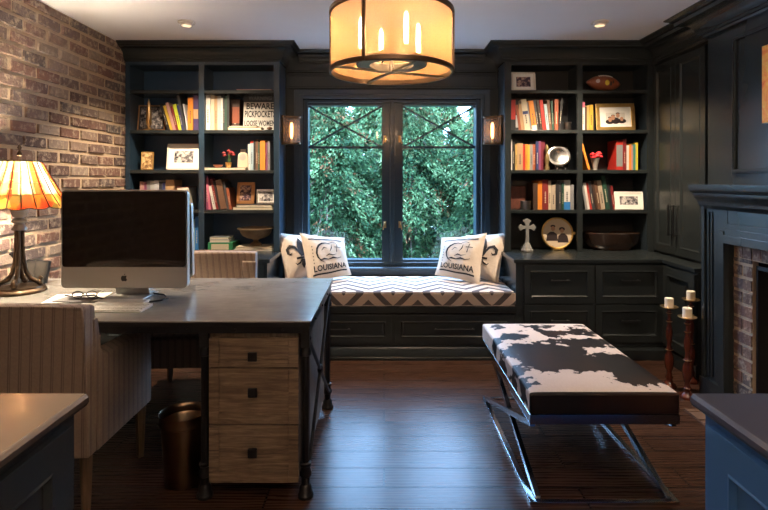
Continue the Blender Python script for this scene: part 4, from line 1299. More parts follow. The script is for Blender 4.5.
def loui():
    out = []
    vs, fs = text_mesh('LOUISIANA', .062, .0016); out.append(([(x*.93, z+.075) for x, z in vs], fs))
    out.append(strip([(-.155+.031*i, .052+.002*math.sin(i)) for i in range(11)], .012))
    out.append(strip([(-.15+.03*i, .335+.002*math.sin(i*2)) for i in range(11)], .010))
    out.append(strip([(-.02+.085*math.cos(a), .215+.085*math.sin(a)) for a in [R(60+24*i) for i in range(9)]], [.003, .007, .012, .015, .016, .015, .012, .008, .003]))
    out.append(strip([(-.09, .155), (-.05, .165), (-.01, .158), (.03, .168), (.07, .160), (.11, .17)], [.004, .014, .007, .015, .007, .004]))
    out.append(strip([(-.03, .185), (0, .20), (.03, .19), (.07, .20)], [.003, .010, .008, .002]))
    out.append(strip([(.01, .225), (.03, .255), (.035, .285)], [.004, .010, .003]))
    out.append(strip([(.075, .22), (.08, .255), (.09, .29)], [.008, .004, .007]))
    out.append(strip([(.06, .265), (.12, .262)], .006))
    out.append(strip([(.01, .295), (.05, .31), (.085, .30)], .004))
    out.append(strip([(-.06, .235), (-.035, .26), (-.01, .25)], [.003, .008, .003]))
    for i in range(6): out.append(poly([(-.135+.004*math.cos(a), .14+.026*i+.006*math.sin(a)) for a in [PI/3*k for k in range(6)]]))
    return out
def fleur(dx=0.):
    out = []
    out.append(poly([(0, .335), (.022, .295), (.034, .255), (.028, .215), (.012, .175), (-.012, .175), (-.028, .215), (-.034, .255), (-.022, .295)]))
    for s in (-1, 1):
        out.append(strip([(s*.014, .172), (s*.03, .215), (s*.055, .25), (s*.088, .262), (s*.112, .24), (s*.112, .21), (s*.092, .198), (s*.082, .212)], [.008, .016, .022, .026, .022, .016, .012, .006]))
        out.append(strip([(s*.012, .15), (s*.03, .125), (s*.058, .115), (s*.07, .13)], [.012, .014, .010, .004]))
    out.append(strip([(-.055, .162), (.055, .162)], .016))
    out.append(poly([(-.014, .152), (.014, .152), (.02, .11), (0, .075), (-.02, .11)]))
    return [([(x+dx, z) for x, z in vs], fs) for vs, fs in out]
SZ = .516
pillow((-.655, 4.315, SZ+.008), R(42), -R(22), R(0), 'cream pillow with black fleur emblem leaning in the left corner of the seat', fleur(-.045), t=.085, sk=-.15)
pillow((-.445, 4.225, SZ+.010), R(30), -R(26), R(1), 'cream pillow printed LOUISIANA at the left end of the window seat', loui(), t=.065, sk=-.15)
pillow((.785, 4.305, SZ+.008), -R(42), -R(22), R(0), 'cream pillow with black fleur emblem leaning in the right corner of the seat', fleur(.045), t=.085, sk=.15)
pillow((.600, 4.225, SZ+.010), -R(30), -R(26), -R(1), 'cream pillow printed LOUISIANA at the right end of the window seat', loui(), t=.065, sk=.15)

# ================================================================== books
PX = 4.28/512
CC = {'black': (.018, .018, .02), 'charcoal': (.05, .05, .055), 'white': (.74, .70, .63), 'cream': (.66, .56, .40), 'red': (.50, .03, .02), 'dark red': (.22, .02, .02),
      'orange': (.80, .26, .03), 'mustard': (.62, .40, .05), 'yellow': (.78, .62, .06), 'lime yellow': (.62, .68, .05), 'tan': (.48, .30, .15), 'brown': (.16, .08, .045), 'dark brown': (.06, .03, .02),
      'navy': (.03, .04, .13), 'purple': (.07, .04, .12), 'blue': (.03, .20, .55), 'pale blue': (.38, .50, .55), 'green': (.03, .22, .09), 'dark green': (.02, .07, .045), 'grey': (.26, .26, .26),
      'pale grey': (.48, .47, .45), 'silver': (.55, .55, .56), 'pink': (.62, .16, .24), 'dusty pink': (.52, .28, .25), 'burgundy': (.16, .015, .03), 'rust': (.34, .09, .04), 'beige': (.50, .40, .29), 'ochre': (.60, .38, .12), 'teal': (.06, .28, .25), 'plum': (.22, .05, .12)}
def bmat(c): return mat('book cloth ' + c, tuple(v*.8 for v in CC[c]), .5, vary=.12, scale=60)
LABELS = []
def upright(x, z, w, h, col, label, lean=0., band=None, bandz=None, d=.17, y=None, title=True, group='books on the shelves'):
    """book standing spine out; x = corner it pivots on; lean in degrees, + leans to the right"""
    y = UD+.055+rnd.uniform(0, .012) if y is None else y
    o = thing('book', (x, y, z+.0005), label, 'book', group, ry=R(lean)); LABELS.append(label)
    x0, x1 = (-w, 0) if lean > 0 else (0, w)
    t = min(.0028, w*.2)
    mb = MB(); mb.box(x0, x1, 0, .003, 0, h); mb.box(x0, x0+t, .003, d, 0, h); mb.box(x1-t, x1, .003, d, 0, h)
    mb.build('cover', bmat(col), o)
    MB().box(x0+t+.0002, x1-t-.0002, .0035, d-.004, .003, h-.004).build('pages', PAGES, o)
    if band:
        a, b = bandz or (.62, .82)
        MB().box(x0+.0004, x1-.0004, -.0008, .0002, h*a, h*b).build('spine_band', bmat(band), o)
    if title and w > .014 and rnd.random() < .6:
        xc = (x0+x1)/2; c2 = 'cream' if col in ('black', 'charcoal', 'navy', 'purple', 'dark green', 'brown', 'dark brown', 'burgundy', 'dark red', 'red', 'green', 'blue', 'rust', 'plum', 'teal') else 'charcoal'
        tb = MB(); z0 = h*.22
        while z0 < h*.58:
            l = h*rnd.uniform(.03, .07); tb.box(xc-w*.10, xc+w*.10, -.0006, .0002, z0, min(z0+l, h*.6)); z0 += l+h*.018
        tb.build('title_marks', bmat(c2), o)
    return o
def row(bay, x_px, z, specs, depth=.17, y=None):
    """specs: (colour, width px, height px, lean deg, extra look words, band colour, band range)"""
    x = (x_px-384)*PX; prev = None
    n = len(specs)
    for i, s in enumerate(specs):
        s = tuple(s) + (None,)*(7-len(s)); col, w, h, lean, look, band, br = s
        lean = lean or 0; w *= PX*.96; h *= PX
        c = abs(math.cos(R(lean)))
        if i == 0: rel = 'leftmost in'
        elif i == n-1: rel = 'at the right end of' if n > 2 else 'rightmost in'
        else: rel = 'right of the %s one,' % specs[i-1][0]
        adj = (look + ' ' if look else '') + col
        state = ' leaning' if abs(lean) > 4 and not (look and 'leaning' in look) else ''
        label = '%s%s book %s %s' % (adj, state, rel, bay)
        if lean > 0: upright(x + w*c + h*abs(math.sin(R(lean)))*0, z, w, h, col, label, lean, band, br, depth, y)
        else: upright(x, z, w, h, col, label, lean, band, br, depth, y)
        x += w/c + .0012
    return x
def flat_book(x0, x1, z, t, col, label, y=None, d=.19, rz=0.):
    y = UD+.03 if y is None else y
    o = thing('book', ((x0+x1)/2, y, z+.0006), label, 'book', 'books on the shelves', rz=rz); LABELS.append(label)
    w = (x1-x0)/2; c = min(.003, t*.2)
    mb = MB(); mb.box(-w, w, 0, d, 0, c); mb.box(-w, w, 0, d, t-c, t); mb.box(-w, -w+.003, 0, d, c, t-c)
    mb.build('cover', bmat(col), o)
    MB().box(-w+.0035, w-.004, .003, d-.003, c+.0002, t-c-.0002).build('pages', PAGES, o)
    return o
def BX(px): return (px-384)*PX
S1, S2, S3, S4 = SH; S5 = CT
LL = 'left bookcase, left bay, '; LR = 'left bookcase, right bay, '; RL = 'right bookcase, left bay, '; RR = 'right bookcase, right bay, '
# left bookcase, left bay
row(LL+'second shelf', 166.2, S2, [('black', 2.6, 28, -18), ('mustard', 2.6, 26, -17), ('dusty pink', 3.0, 29, -16), ('dark red', 2.2, 25, -14), ('lime yellow', 3.3, 27, -13), ('navy', 2.4, 26, -12), ('charcoal', 2.2, 36, -12), ('silver', 1.6, 27, -9)])
row(LL+'second shelf again', 186.8, S2, [('orange', 5.2, 33.5, 0, 'bright'), ('purple', 5.4, 36, 0, None, 'tan', (.33, .60))])
row(LL+'fourth shelf', 138.5, S4, [('dusty pink', 4.2, 28, 0), ('plum', 2.6, 27, 0), ('grey', 3.6, 29, 0), ('pale grey', 4.2, 28.5, 0), ('silver', 4.6, 29.5, 0), ('charcoal', 3.6, 28, 0), ('navy', 2.8, 27, 0), ('tan', 9.0, 30, 0, 'thick')])
flat_book(BX(176), BX(188), S4, .19, 'dark red', 'thick dark red book standing beside the tan one, left bookcase fourth shelf', y=UD+.05)
row(LL+'bottom shelf', 191.4, S5, [('pale blue', 2.6, 31, 0), ('blue', 3.6, 34, 0)])
# left bookcase, right bay
flat_book(BX(236.5), BX(271.5), S1, .012, 'pink', 'thin pink book lying alone on the top shelf of the left bookcase')
row(LR+'second shelf', 204.6, S2, [('white', 5.2, 36, 0, 'tall'), ('cream', 3.6, 36, 0, 'tall'), ('tan', 3.0, 35, 0), ('pale grey', 3.2, 35, 0), ('white', 2.2, 33, 0, 'thin'), ('charcoal', 1.8, 36, 0), ('dark green', 2.4, 35, 0), ('black', 2.4, 36, 0)])
row(LR+'third shelf', 247.3, S3, [('white', 2.0, 26, 0, 'thin'), ('pale blue', 3.4, 29.5, 0, None, 'red', (.92, 1.0)), ('black', 2.0, 28, 0), ('brown', 2.6, 31, 0), ('dark green', 1.8, 28, 0), ('orange', 5.4, 30, 0), ('plum', 2.2, 28, 0), ('grey', 2.4, 29.5, 0)])
row(LR+'fourth shelf', 205, S4, [('plum', 2.6, 34, -2), ('pink', 2.4, 32, -5), ('charcoal', 1.6, 30, -9), ('white', 2.6, 25, -12), ('dark red', 2.6, 31, -14)][:2])
row(LR+'fourth shelf, leaning', 212.4, S4, [('white', 2.8, 24, -12), ('dark red', 2.2, 31, -12), ('black', 2.0, 29, -12), ('brown', 6.4, 30, -11, 'thick'), ('charcoal', 2.0, 28, -9), ('rust', 2.6, 22, -9)])
flat_book(BX(233.5), BX(273), S4, .020, 'cream', 'wide cream book lying under the two frames in the left bookcase', y=UD+.022, d=.2)
flat_book(BX(236), BX(272), S4+.021, .022, 'charcoal', 'dark book lying on the cream one under the two frames', y=UD+.03, d=.18)
gb = thing('green_box', (BX(220.5), UD+.028, S5+.0006), 'green box file with cream label at the bottom of the left bookcase', 'box')
MB().box(-.105, .105, 0, .2, 0, .070).build('box_body', bmat('green'), gb, bevel=.002)
MB().box(-.075, .070, -.001, .0, .012, .058).build('front_label', bmat('cream'), gb)
flat_book(BX(210), BX(229.5), S5+.0715, .020, 'pale grey', 'pale grey book lying directly on the green box', d=.16)
flat_book(BX(209.5), BX(228.5), S5+.0925, .024, 'grey', 'grey book topmost of the stack on the green box', y=UD+.035, d=.15)
flat_book(BX(234.5), BX(272.5), S5, .016, 'white', 'white book lowest under the stone urn', y=UD+.025, d=.2)
flat_book(BX(236), BX(271.5), S5+.017, .018, 'cream', 'cream book between the urn and the white book', y=UD+.03, d=.19)
flat_book(BX(229), BX(262.5), S2, .022, 'tan', 'thick tan book lying in front of the lettered sign', y=UD+.004, d=.10)
flat_book(BX(230), BX(258), S2+.023, .012, 'beige', 'thin beige book lying on the tan one before the lettered sign', y=UD+.008, d=.09)
flat_book(BX(205.5), BX(246.5), S3, .020, 'beige', 'wide beige book lying under the flowers and clock, left bookcase', y=UD+.006, d=.2)
# dark art book leaning behind
row(LR+'second shelf beside the sign', 227.5, S2, [('dark brown', 9.5, 33, 0, 'wide', 'rust', (.25, .75))], y=UD+.12, depth=.14)

# right bookcase, left bay
row(RL+'second shelf', 511, S2, [('red', 5.6, 31, 0, None, 'black', (0, .36)), ('black', 3.2, 31, 0, None, 'silver', (.1, .5)), ('rust', 2.6, 26, -8), ('tan', 3.6, 27, -8), ('cream', 5.6, 31.5, -8, 'thick', 'navy', (.52, .62)), ('grey', 1.6, 29, -8), ('orange', 5.0, 30, -8, 'thick', 'white', (0, .17)), ('charcoal', 3.0, 31, -8), ('dark brown', 2.6, 31, -8), ('red', 3.4, 31, -7, 'faded'), ('pale blue', 3.0, 27, -6), ('brown', 3.0, 31, -5), ('dark green', 2.0, 30, -3), ('rust', 4.0, 31.5, 0, 'dark'), ('black', 2.4, 33, 4, 'thin')])
row(RL+'third shelf', 511, S3, [('white', 2.0, 31, 0, 'thin'), ('black', 2.8, 31, 0), ('ochre', 2.0, 26, 0), ('tan', 5.8, 27, 0, 'thick'), ('red', 2.4, 26, 0), ('orange', 2.6, 26, 0), ('mustard', 2.0, 25.5, 0), ('grey', 2.8, 26, 0), ('rust', 3.0, 26, 0), ('navy', 2.8, 29, 0), ('plum', 2.4, 29, 0), ('burgundy', 4.8, 30, 0)])
row(RL+'fourth shelf', 533.8, S4, [('dark brown', 4.8, 27, 0), ('orange', 4.6, 29, 0), ('dark red', 6.4, 30, 0, 'thick'), ('cream', 3.0, 29, 0), ('beige', 4.2, 25, 0), ('black', 3.2, 28, 0), ('charcoal', 2.6, 29, 0), ('dark green', 2.6, 27, 0), ('white', 6.6, 29.5, 0, 'wide', 'blue', (0, .26)), ('grey', 3.4, 25, 0)])
o = thing('patterned_box', (BX(520.8), UD+.13, S4+.0006), 'dark red-brown patterned box standing behind the wide pewter cup, fourth shelf', 'box')
MB().box(-.066, .066, 0, .10, 0, .196).build('box_body', mat('mottled red box', (.11, .035, .022), .5, vary=.8, scale=30), o, bevel=.003)
# right bay
row(RR+'second shelf', 583, S2, [('white', 3.2, 29, 0, None, 'pink', (.8, 1.0)), ('dark brown', 1.6, 24, 0), ('ochre', 3.0, 25.5, 0), ('mustard', 3.6, 26, 0), ('black', 1.2, 20, 0)])
row(RR+'third shelf', 589.0, S3, [('orange', 2.4, 27, -15, 'lone')])
row(RR+'third shelf, right side', 618, S3, [('red', 6.8, 30, 0, 'thick', 'grey', (.12, .85)), ('dark red', 3.6, 31, 0), ('white', 2.6, 25, 0), ('orange', 2.0, 26, 0), ('dusty pink', 2.0, 25, 0), ('teal', 2.0, 26, 0), ('yellow', 2.2, 27.5, 0)])
row(RR+'fourth shelf', 586.5, S4, [('grey', 2.4, 24, -9), ('white', 2.6, 27, -9), ('red', 2.0, 27, -9), ('charcoal', 3.0, 28, -9), ('dark brown', 2.6, 26, -9), ('brown', 3.4, 29, -9, 'thick'), ('beige', 4.4, 29, -9, 'thick'), ('dark green', 4.2, 34, -12.0*0-9, 'tall'), ('black', 3.2, 31, -8), ('dark red', 2.6, 24, -7)])

# ================================================================== picture frames
def pframe(x, y, z, w, h, label, fm, mw, matw, photo, lean=8, rz=0., fw=.012, matm=None, name='picture_frame'):
    o = thing(name, (x, y, z+.0008), label, 'picture frame', rz=rz, rx=-R(lean))
    t = .018; mb = MB()
    mb.box(-w/2, w/2, -t, -.002, 0, fw); mb.box(-w/2, w/2, -t, -.002, h-fw, h); mb.box(-w/2, -w/2+fw, -t, -.002, fw, h-fw); mb.box(w/2-fw, w/2, -t, -.002, fw, h-fw)
    mb.build('frame', fm, o, bevel=.002)
    if matw: MB().box(-w/2+fw, w/2-fw, -t+.006, -t+.009, fw, h-fw).build('mat_board', matm or WHITE, o)
    a = fw+matw
    MB().box(-w/2+a, w/2-a, -t+.0045, -t+.0058, a, h-a).build('photograph', photo, o)
    MB().box(-w/2+.002, w/2-.002, -.002, 0, .002, h-.002).build('backing', BLKP, o)
    return o
CREAMF = mat('cream painted frame', (.70, .64, .54), .4); SILF = SILVER; COPP = mat('copper tone frame', (.50, .26, .12), .3, .8)
yb = UD+.06
pframe(BX(147), UD+.12, S2, .235, .225, 'copper-edged frame of dark photos behind the brass figurine, left bookcase', COPP, 0, .012, PH_BW, fw=.010, matm=BLKP)
pframe(BX(144.8), UD+.08, S3, .095, .155, 'small gilt-edged sepia portrait on the left bookcase, third shelf', GOLD, 0, 0, PH_SEPIA, rz=R(10), fw=.007)
o = pframe(BX(181), yb+.03, S3, .285, .225, 'large white-matted frame with a black and white photo, left bookcase', CREAMF, 0, .050, PH_BW, fw=.012, lean=10)
pframe(BX(243), UD+.12, S4+.044, .150, .185, 'coppery metal frame with dark photo standing on books, left bookcase', COPP, 0, 0, PH_DARK, fw=.026, rz=R(-4))
pframe(BX(264), UD+.11, S4+.044, .158, .125, 'silver frame with a grey photo standing on books, left bookcase', SILF, 0, .010, PH_BW, fw=.012, rz=R(3))
pframe(BX(525), UD+.085, S1, .200, .165, 'cream square frame on the top shelf of the right bookcase', CREAMF, 0, .026, PH_DARK, fw=.014)
gf = pframe(BX(618.5), UD+.09, S2, .315, .235, 'gold frame with white mat and a group photo, right bookcase', GOLD, 0, .050, mat('pale print ground', (.62, .58, .52), .3), fw=.030, rz=R(-5))
SKIN = mat('printed skin tone', (.45, .24, .15), .4); HAIRP = mat('printed dark tone', (.03, .02, .02), .4)
fg = MB(); y = -.0140
for cx, cz, r in ((-.045, .095, .020), (-.02, .112, .022), (.02, .130, .020), (.05, .10, .018)):
    fg.disc((cx, y-.0006, cz), r*.75, r, 16, .0004)
fg.build('printed_faces', SKIN, gf)
fg = MB()
for cx, cz, rx_, rz_ in ((-.048, .076, .034, .020), (0, .085, .035, .028), (.05, .082, .036, .020), (-.045, .112, .016, .009), (.02, .149, .016, .008), (-.02, .131, .016, .007)):
    fg.disc((cx, y-.0001, cz), rx_, rz_, 16, .0004)
fg.build('printed_figures', HAIRP, gf)
pframe(BX(629.8), UD+.055, S4, .225, .150, 'bright white frame with black and white photo, right bookcase lower right', WHITE, 0, .030, PH_BW, fw=.010, rz=R(-6))

# round photo
rp = thing('round_frame', (BX(559.5), UD+.085, S5+.001), 'round gilt frame with a photo of two people, on the counter', 'picture frame', rx=-R(6))
cz = .142; rr = .128
fr = MB(); fr.tube([(rr*math.cos(2*PI*i/48), -.012, cz+rr*math.sin(2*PI*i/48)) for i in range(48)], .0075, 10, closed=True)
fr.box(-.045, .045, -.03, .03, 0, .012)
for s in (-1, 1): fr.tube([(s*.03, 0, .01), (s*.035, -.006, .03), (s*.05, -.01, cz-rr*.90)], .006, 8)
fr.sphere((rr+.018, -.01, cz), .014, 14, 8); fr.tube([(rr, -.012, cz), (rr+.012, -.01, cz)], .006, 8)
fr.build('gilt_ring', GOLD, rp, smooth=True, angle=40)
ph_ = MB().disc((0, -.006, cz), rr-.004, rr-.004, 40, .006).build('photograph', mat('warm brown print', (.62, .50, .36), .25), rp)
d = MB()
for cx, cz_, r0 in ((-.036, .038, .021), (.040, .020, .019)): d.disc((cx, -.0127, cz+cz_), r0*.82, r0, 18, .0003)
d.build('printed_faces', SKIN, ph_)
d = MB()
d.disc((-.036, -.0124, cz+.058), .021, .012, 16, .0003); d.disc((.040, -.0124, cz+.034), .025, .017, 16, .0003)
for cx, cz_, rx_ in ((-.046, -.020, .050), (.046, -.034, .046)):
    d.prism([(cx-rx_, cz+cz_-.045), (cx+rx_, cz+cz_-.045), (cx+rx_*.85, cz+cz_+.01), (cx+rx_*.3, cz+cz_+.032), (cx-rx_*.3, cz+cz_+.032), (cx-rx_*.85, cz+cz_+.01)], 1, -.0123, -.0120)
d.build('printed_figures', HAIRP, ph_)
# crystal cross
cr = thing('crystal_cross', (BX(526.5), UD+.02, S5+.001), 'clear crystal cross on a flared base, on the counter by the window', 'cross')
def arm(M): 
    pts = [(-.014, 0), (.014, 0), (.018, .04), (.034, .062), (.030, .070), (.012, .080), (0, .088), (-.012, .080), (-.030, .070), (-.034, .062), (-.018, .04)]
    return pts
b = MB(); zc = .198
for a in (0, 90, -90):
    Mq = Matrix.Translation((0, 0, zc)) @ Matrix.Rotation(R(a), 4, 'Y')
    b.prism([(x*(1 if a == 0 else .85), z*(.85)) for x, z in arm(0)], 1, -.012, .012, Mq)
b.prism([(-.016, .06), (.016, .06), (.013, zc), (-.013, zc)], 1, -.0125, .0125)
b.lathe([(.052, 0), (.052, .012), (.044, .022), (.036, .04), (.022, .065), (.015, .075)], seg=10)
b.build('cross_body', GLASSY, cr, bevel=.003, seg=1)

# urn
ur = thing('stone_urn', (BX(253.5), UD+.115, S5+.036), 'wide stone compote urn standing on books, left bookcase bottom', 'urn')
MB().lathe([(0, 0), (.050, 0), (.052, .010), (.040, .022), (.020, .036), (.020, .046), (.034, .056), (.075, .066), (.110, .085), (.128, .112), (.134, .134), (.152, .142), (.154, .150), (.146, .153), (.126, .146), (.10, .10), (0, .08)], seg=40).build('bowl', mat('aged stone bronze', (.24, .16, .095), .55, .3, vary=.5, scale=18, bump=.5), ur, smooth=True, angle=50)
# big dark bowl
db = thing('dark_bowl', (BX(616.5), UD+.14, S5+.001), 'large glossy dark bowl in the lower right of the right bookcase', 'bowl')
Ms = Matrix.Diagonal((1.95, .98, 1, 1))
MB().lathe([(0, 0), (.085, 0), (.092, .012), (.118, .06), (.126, .135), (.129, .142), (.126, .146), (.121, .142), (.112, .07), (.085, .02), (0, .018)], seg=48, M=Ms).build('bowl_body', mat('dark lacquer', (.035, .018, .012), .12, coat=.6), db, smooth=True, angle=50)
# smoked panel leaning at the back of the bowl
# football
fb = thing('football', (BX(605.5), UD+.075, S1+.068), 'brown leather football with white laces on the top shelf', 'football', rz=R(4), ry=R(4))
v = []; f = []; n, m = 36, 28; L = .150; rr = .0665
for j in range(n+1):
    t = j/n*2-1; r = rr*max(0, (1-abs(t)**2.0))**.80
    for i in range(m): a = 2*PI*i/m; v.append((t*L, r*math.cos(a), r*math.sin(a)))
for j in range(n):
    for i in range(m): f.append((j*m+i, j*m+(i+1) % m, (j+1)*m+(i+1) % m, (j+1)*m+i))
mb = MB(); mb.add(v, f); mb.build('leather_shell', mat('brown football leather', (.27, .075, .03), .38, vary=.2, scale=120, bump=.6), fb, smooth=True)
def fbr(x): return rr*max(0, (1-abs(x/L)**2.0))**.80
lc = MB(); al = R(62)
lc.tube([(x, -(fbr(x)+.001)*math.cos(al), (fbr(x)+.001)*math.sin(al)) for x in np.linspace(-.06, .06, 13)], .0028, 6)
for x in np.linspace(-.055, .055, 9):
    lc.tube([(x, -(fbr(x)+.002)*math.cos(al+q), (fbr(x)+.002)*math.sin(al+q)) for q in (-.22, -.1, 0, .1, .22)], .0026, 6)
lc.build('laces', WHITE, fb, smooth=True)
em = MB()
def patch(mb, cx, ca, rx_, ra, n=14):
    V = [(cx, -(fbr(cx)+.0012)*math.cos(ca), (fbr(cx)+.0012)*math.sin(ca))]
    for i in range(n):
        x = cx+rx_*math.cos(2*PI*i/n); a = ca+ra*math.sin(2*PI*i/n); V.append((x, -(fbr(x)+.0012)*math.cos(a), (fbr(x)+.0012)*math.sin(a)))
    mb.add(V, [(0, 1+i, 1+(i+1) % n) for i in range(n)])
patch(em, -.075, R(6), .016, .32); em.build('pale_emblem', mat('pale print', (.6, .5, .5), .5), fb)
em = MB(); patch(em, .0, R(-4), .019, .34); em.build('yellow_emblem', mat('yellow print', (.8, .6, .06), .5), fb)
em = MB(); patch(em, .035, R(-8), .010, .30); patch(em, .055, R(6), .008, .22); em.build('dark_emblem', mat('dark print', (.04, .03, .03), .5), fb)

# sign
sg = thing('sign', (BX(256.7), UD+.145, S2+.001), 'black and white sign reading BEWARE PICKPOCKETS, left bookcase', 'sign', rx=-R(5))
MB().box(-.142, .142, -.012, 0, 0, .322).build('board', mat('dark sign board', (.03, .035, .045), .5), sg)
MB().box(-.140, .140, -.0135, -.012, .012, .252).build('white_panel', mat('worn white enamel', (.62, .60, .54), .4, vary=.1, scale=10), sg)
for body, z, sz, sx, m in (('WARNING', .272, .050, 1.02, mat('grey lettering', (.16, .17, .19), .5)), ('BEWARE', .192, .074, .98, INK), ('PICKPOCKETS', .122, .078, .80, INK), ('LOOSE WOMEN', .046, .066, .74, mat('black lettering', (.03, .03, .03), .5))):
    vs, fs = text_mesh(body, sz, .0018)
    w_ = max(x for x, _ in vs)-min(x for x, _ in vs); k = {'WARNING': .20, 'BEWARE': .235, 'PICKPOCKETS': .262, 'LOOSE WOMEN': .262}[body]/w_
    yy = -.0126 if body == 'WARNING' else -.0142
    mb = MB(); mb.add([(x*k, yy, z0+z) for x, z0 in vs], fs); mb.build('lettering', m, sg)

# small objects
def lathe_thing(name, loc, prof, m, label, cat, part='body', **kw):
    o = thing(name, loc, label, cat, **kw); MB().lathe(prof, seg=24).build(part, m, o, smooth=True, angle=45); return o
lathe_thing('brass_figurine', (BX(148.3), UD+.045, S2+.0008), [(0, 0), (.042, 0), (.044, .006), (.030, .014), (.012, .022), (.010, .034), (.020, .05), (.022, .10), (.020, .17), (.014, .20), (.010, .21), (.013, .222), (.008, .24), (.003, .262), (0, .265)], BRASS, 'slender brass figurine on a round foot, left bookcase second shelf', 'figurine')
o = thing('mantel_clock', (BX(241.7), UD+.10, S3+.0215), 'small cream arched clock beside the red flowers, left bookcase', 'clock')
MB().prism([(-.045, 0), (.045, 0), (.042, .09)] + [(.042*math.cos(a), .09+.042*math.sin(a)) for a in [PI*i/10 for i in range(1, 10)]] + [(-.042, .09)], 1, -.035, .0).build('case', mat('cream glazed case', (.55, .46, .33), .35), o, bevel=.004)
MB().disc((0, -.0355, .088), .028, .028, 24, .002).build('dial', mat('grey dial', (.36, .34, .29), .35), o)
MB().cyl((0, -.018, .1325), .022, .022, 16).build('cap', PEWTER, o, smooth=True, angle=40)
REDF = mat('red petals', (.55, .02, .03), .6, vary=.3, scale=40); DREDF = mat('dark red petals', (.20, .015, .015), .6, vary=.4, scale=40)
def flowers(loc, label, vase_prof, vm, z0, spread, r, fm, n, seed):
    o = thing('flower_vase', loc, label, 'flowers')
    MB().lathe(vase_prof, seg=24).build('vase', vm, o, smooth=True, angle=45)
    rg = random.Random(seed); st = MB()
    for i in range(n):
        a = rg.uniform(0, 2*PI); q = spread*math.sqrt(rg.random()); x, y = q*math.cos(a), q*.7*math.sin(a); z = z0+rg.uniform(-.5, .5)*spread*.8+ (spread-q)*.35
        st.tube([(0, 0, vase_prof[-1][1]*.5), (x*.5, y*.5, z*.7), (x, y, z)], .0018, 5)
        bl = MB()
        for k in range(7):
            b_ = 2*PI*k/7; bl.sphere((x+r*.5*math.cos(b_), y+r*.5*math.sin(b_), z), r*.55, 8, 6, (1, 1, .7))
        bl.sphere((x, y, z+r*.2), r*.6, 8, 6)
        bl.build('flower', fm, o, smooth=True)
    st.build('stems', mat('green stems', (.04, .09, .03), .7), o)
    return o
flowers((BX(226.5), UD+.09, S3+.0215), 'dark red flowers in a small gold pot on the left bookcase', [(0, 0), (.018, 0), (.022, .01), (.026, .04), (.027, .045), (.023, .045), (.02, .02), (0, .01)], GOLD, .115, .045, .017, DREDF, 9, 3)
flowers((BX(596.3), UD+.06, S3+.001), 'bright red roses in a tapered silver vase on the right bookcase', [(0, 0), (.019, 0), (.017, .01), (.022, .04), (.034, .095), (.036, .10), (.032, .10), (.018, .02), (0, .015)], mat('hammered tin', (.42, .38, .33), .35, .5), .118, .044, .023, REDF, 16, 5)
lathe_thing('pink_bowl', (BX(217), UD+.06, S3+.0215), [(0, 0), (.018, 0), (.036, .012), (.042, .024), (.038, .024), (.02, .010), (0, .008)], mat('pink ceramic', (.62, .25, .17), .35), 'small pink ceramic dish on the wide book beside the flowers', 'bowl')
lathe_thing('pewter_cup', (BX(568.7), UD+.06, S2+.001), [(0, 0), (.027, 0), (.030, .006), (.028, .05), (.031, .066), (.033, .070), (.030, .070), (.026, .05), (.026, .008), (0, .008)], PEWTER, 'small pewter cup at the right end of the books, second shelf', 'cup')
lathe_thing('pewter_cup', (BX(526), UD+.05, S4+.001), [(0, 0), (.036, 0), (.040, .006), (.042, .060), (.046, .072), (.043, .072), (.038, .058), (.036, .008), (0, .008)], PEWTER, 'wide pewter cup in front of the dark patterned book, fourth shelf', 'cup')
lathe_thing('gilt_figurine', (BX(547.2), UD+.045, S3+.001), [(0, 0), (.020, 0), (.022, .02), (.012, .04), (.019, .07), (.021, .10), (.012, .13), (.010, .15), (.017, .165), (.015, .19), (.006, .21), (0, .215)], mat('mottled gilt', (.30, .22, .10), .4, .7, vary=.5, scale=50), 'small mottled gilt figurine between the books and the silver plate', 'figurine')
o = thing('dark_trinket', (BX(270), UD+.02, S2+.001), 'small dark rounded trinket at the right end below the sign', 'trinket')
MB().sphere((0, 0, .014), .024, 16, 10, (1, .7, .58)).build('body', mat('dark brown shell', (.08, .04, .02), .3), o, smooth=True)
# silver plate on stand
pl = thing('silver_plate', (BX(561), UD+.08, S3+.0295), 'round silver plate tilted on a small stand, right bookcase', 'plate', rx=-R(16), ry=R(22)*0)
Mp = Matrix.Translation((0, -.012, .088)) @ Matrix.Rotation(R(90), 4, 'X') @ Matrix.Diagonal((1.12, 1, 1, 1))
MB().lathe([(0, .004), (.052, .004), (.058, .008), (.086, .014), (.088, .016), (.086, .017), (.056, .011), (.050, .007), (0, .007)], seg=44, M=Mp).build('dish', SILVER, pl, smooth=True, angle=50)
ps = thing('plate_stand', (BX(561), UD+.06, S3+.0005), 'small metal easel carrying the silver plate', 'stand')
b = MB()
for s in (-1, 1):
    b.tube([(s*.035, -.03, .004), (s*.033, -.032, .020), (s*.033, -.012, .026), (s*.030, .02, .028), (s*.024, .055, .10)], .004, 8)
    b.tube([(s*.033, .0, .027), (s*.036, .04, .003)], .004, 8)
    b.sphere((s*.035, -.031, .008), .0075, 10, 6)
b.tube([(-.033, .02, .028), (.033, .02, .028)], .0035, 8)
b.build('wire_easel', SILVER, ps, smooth=True)
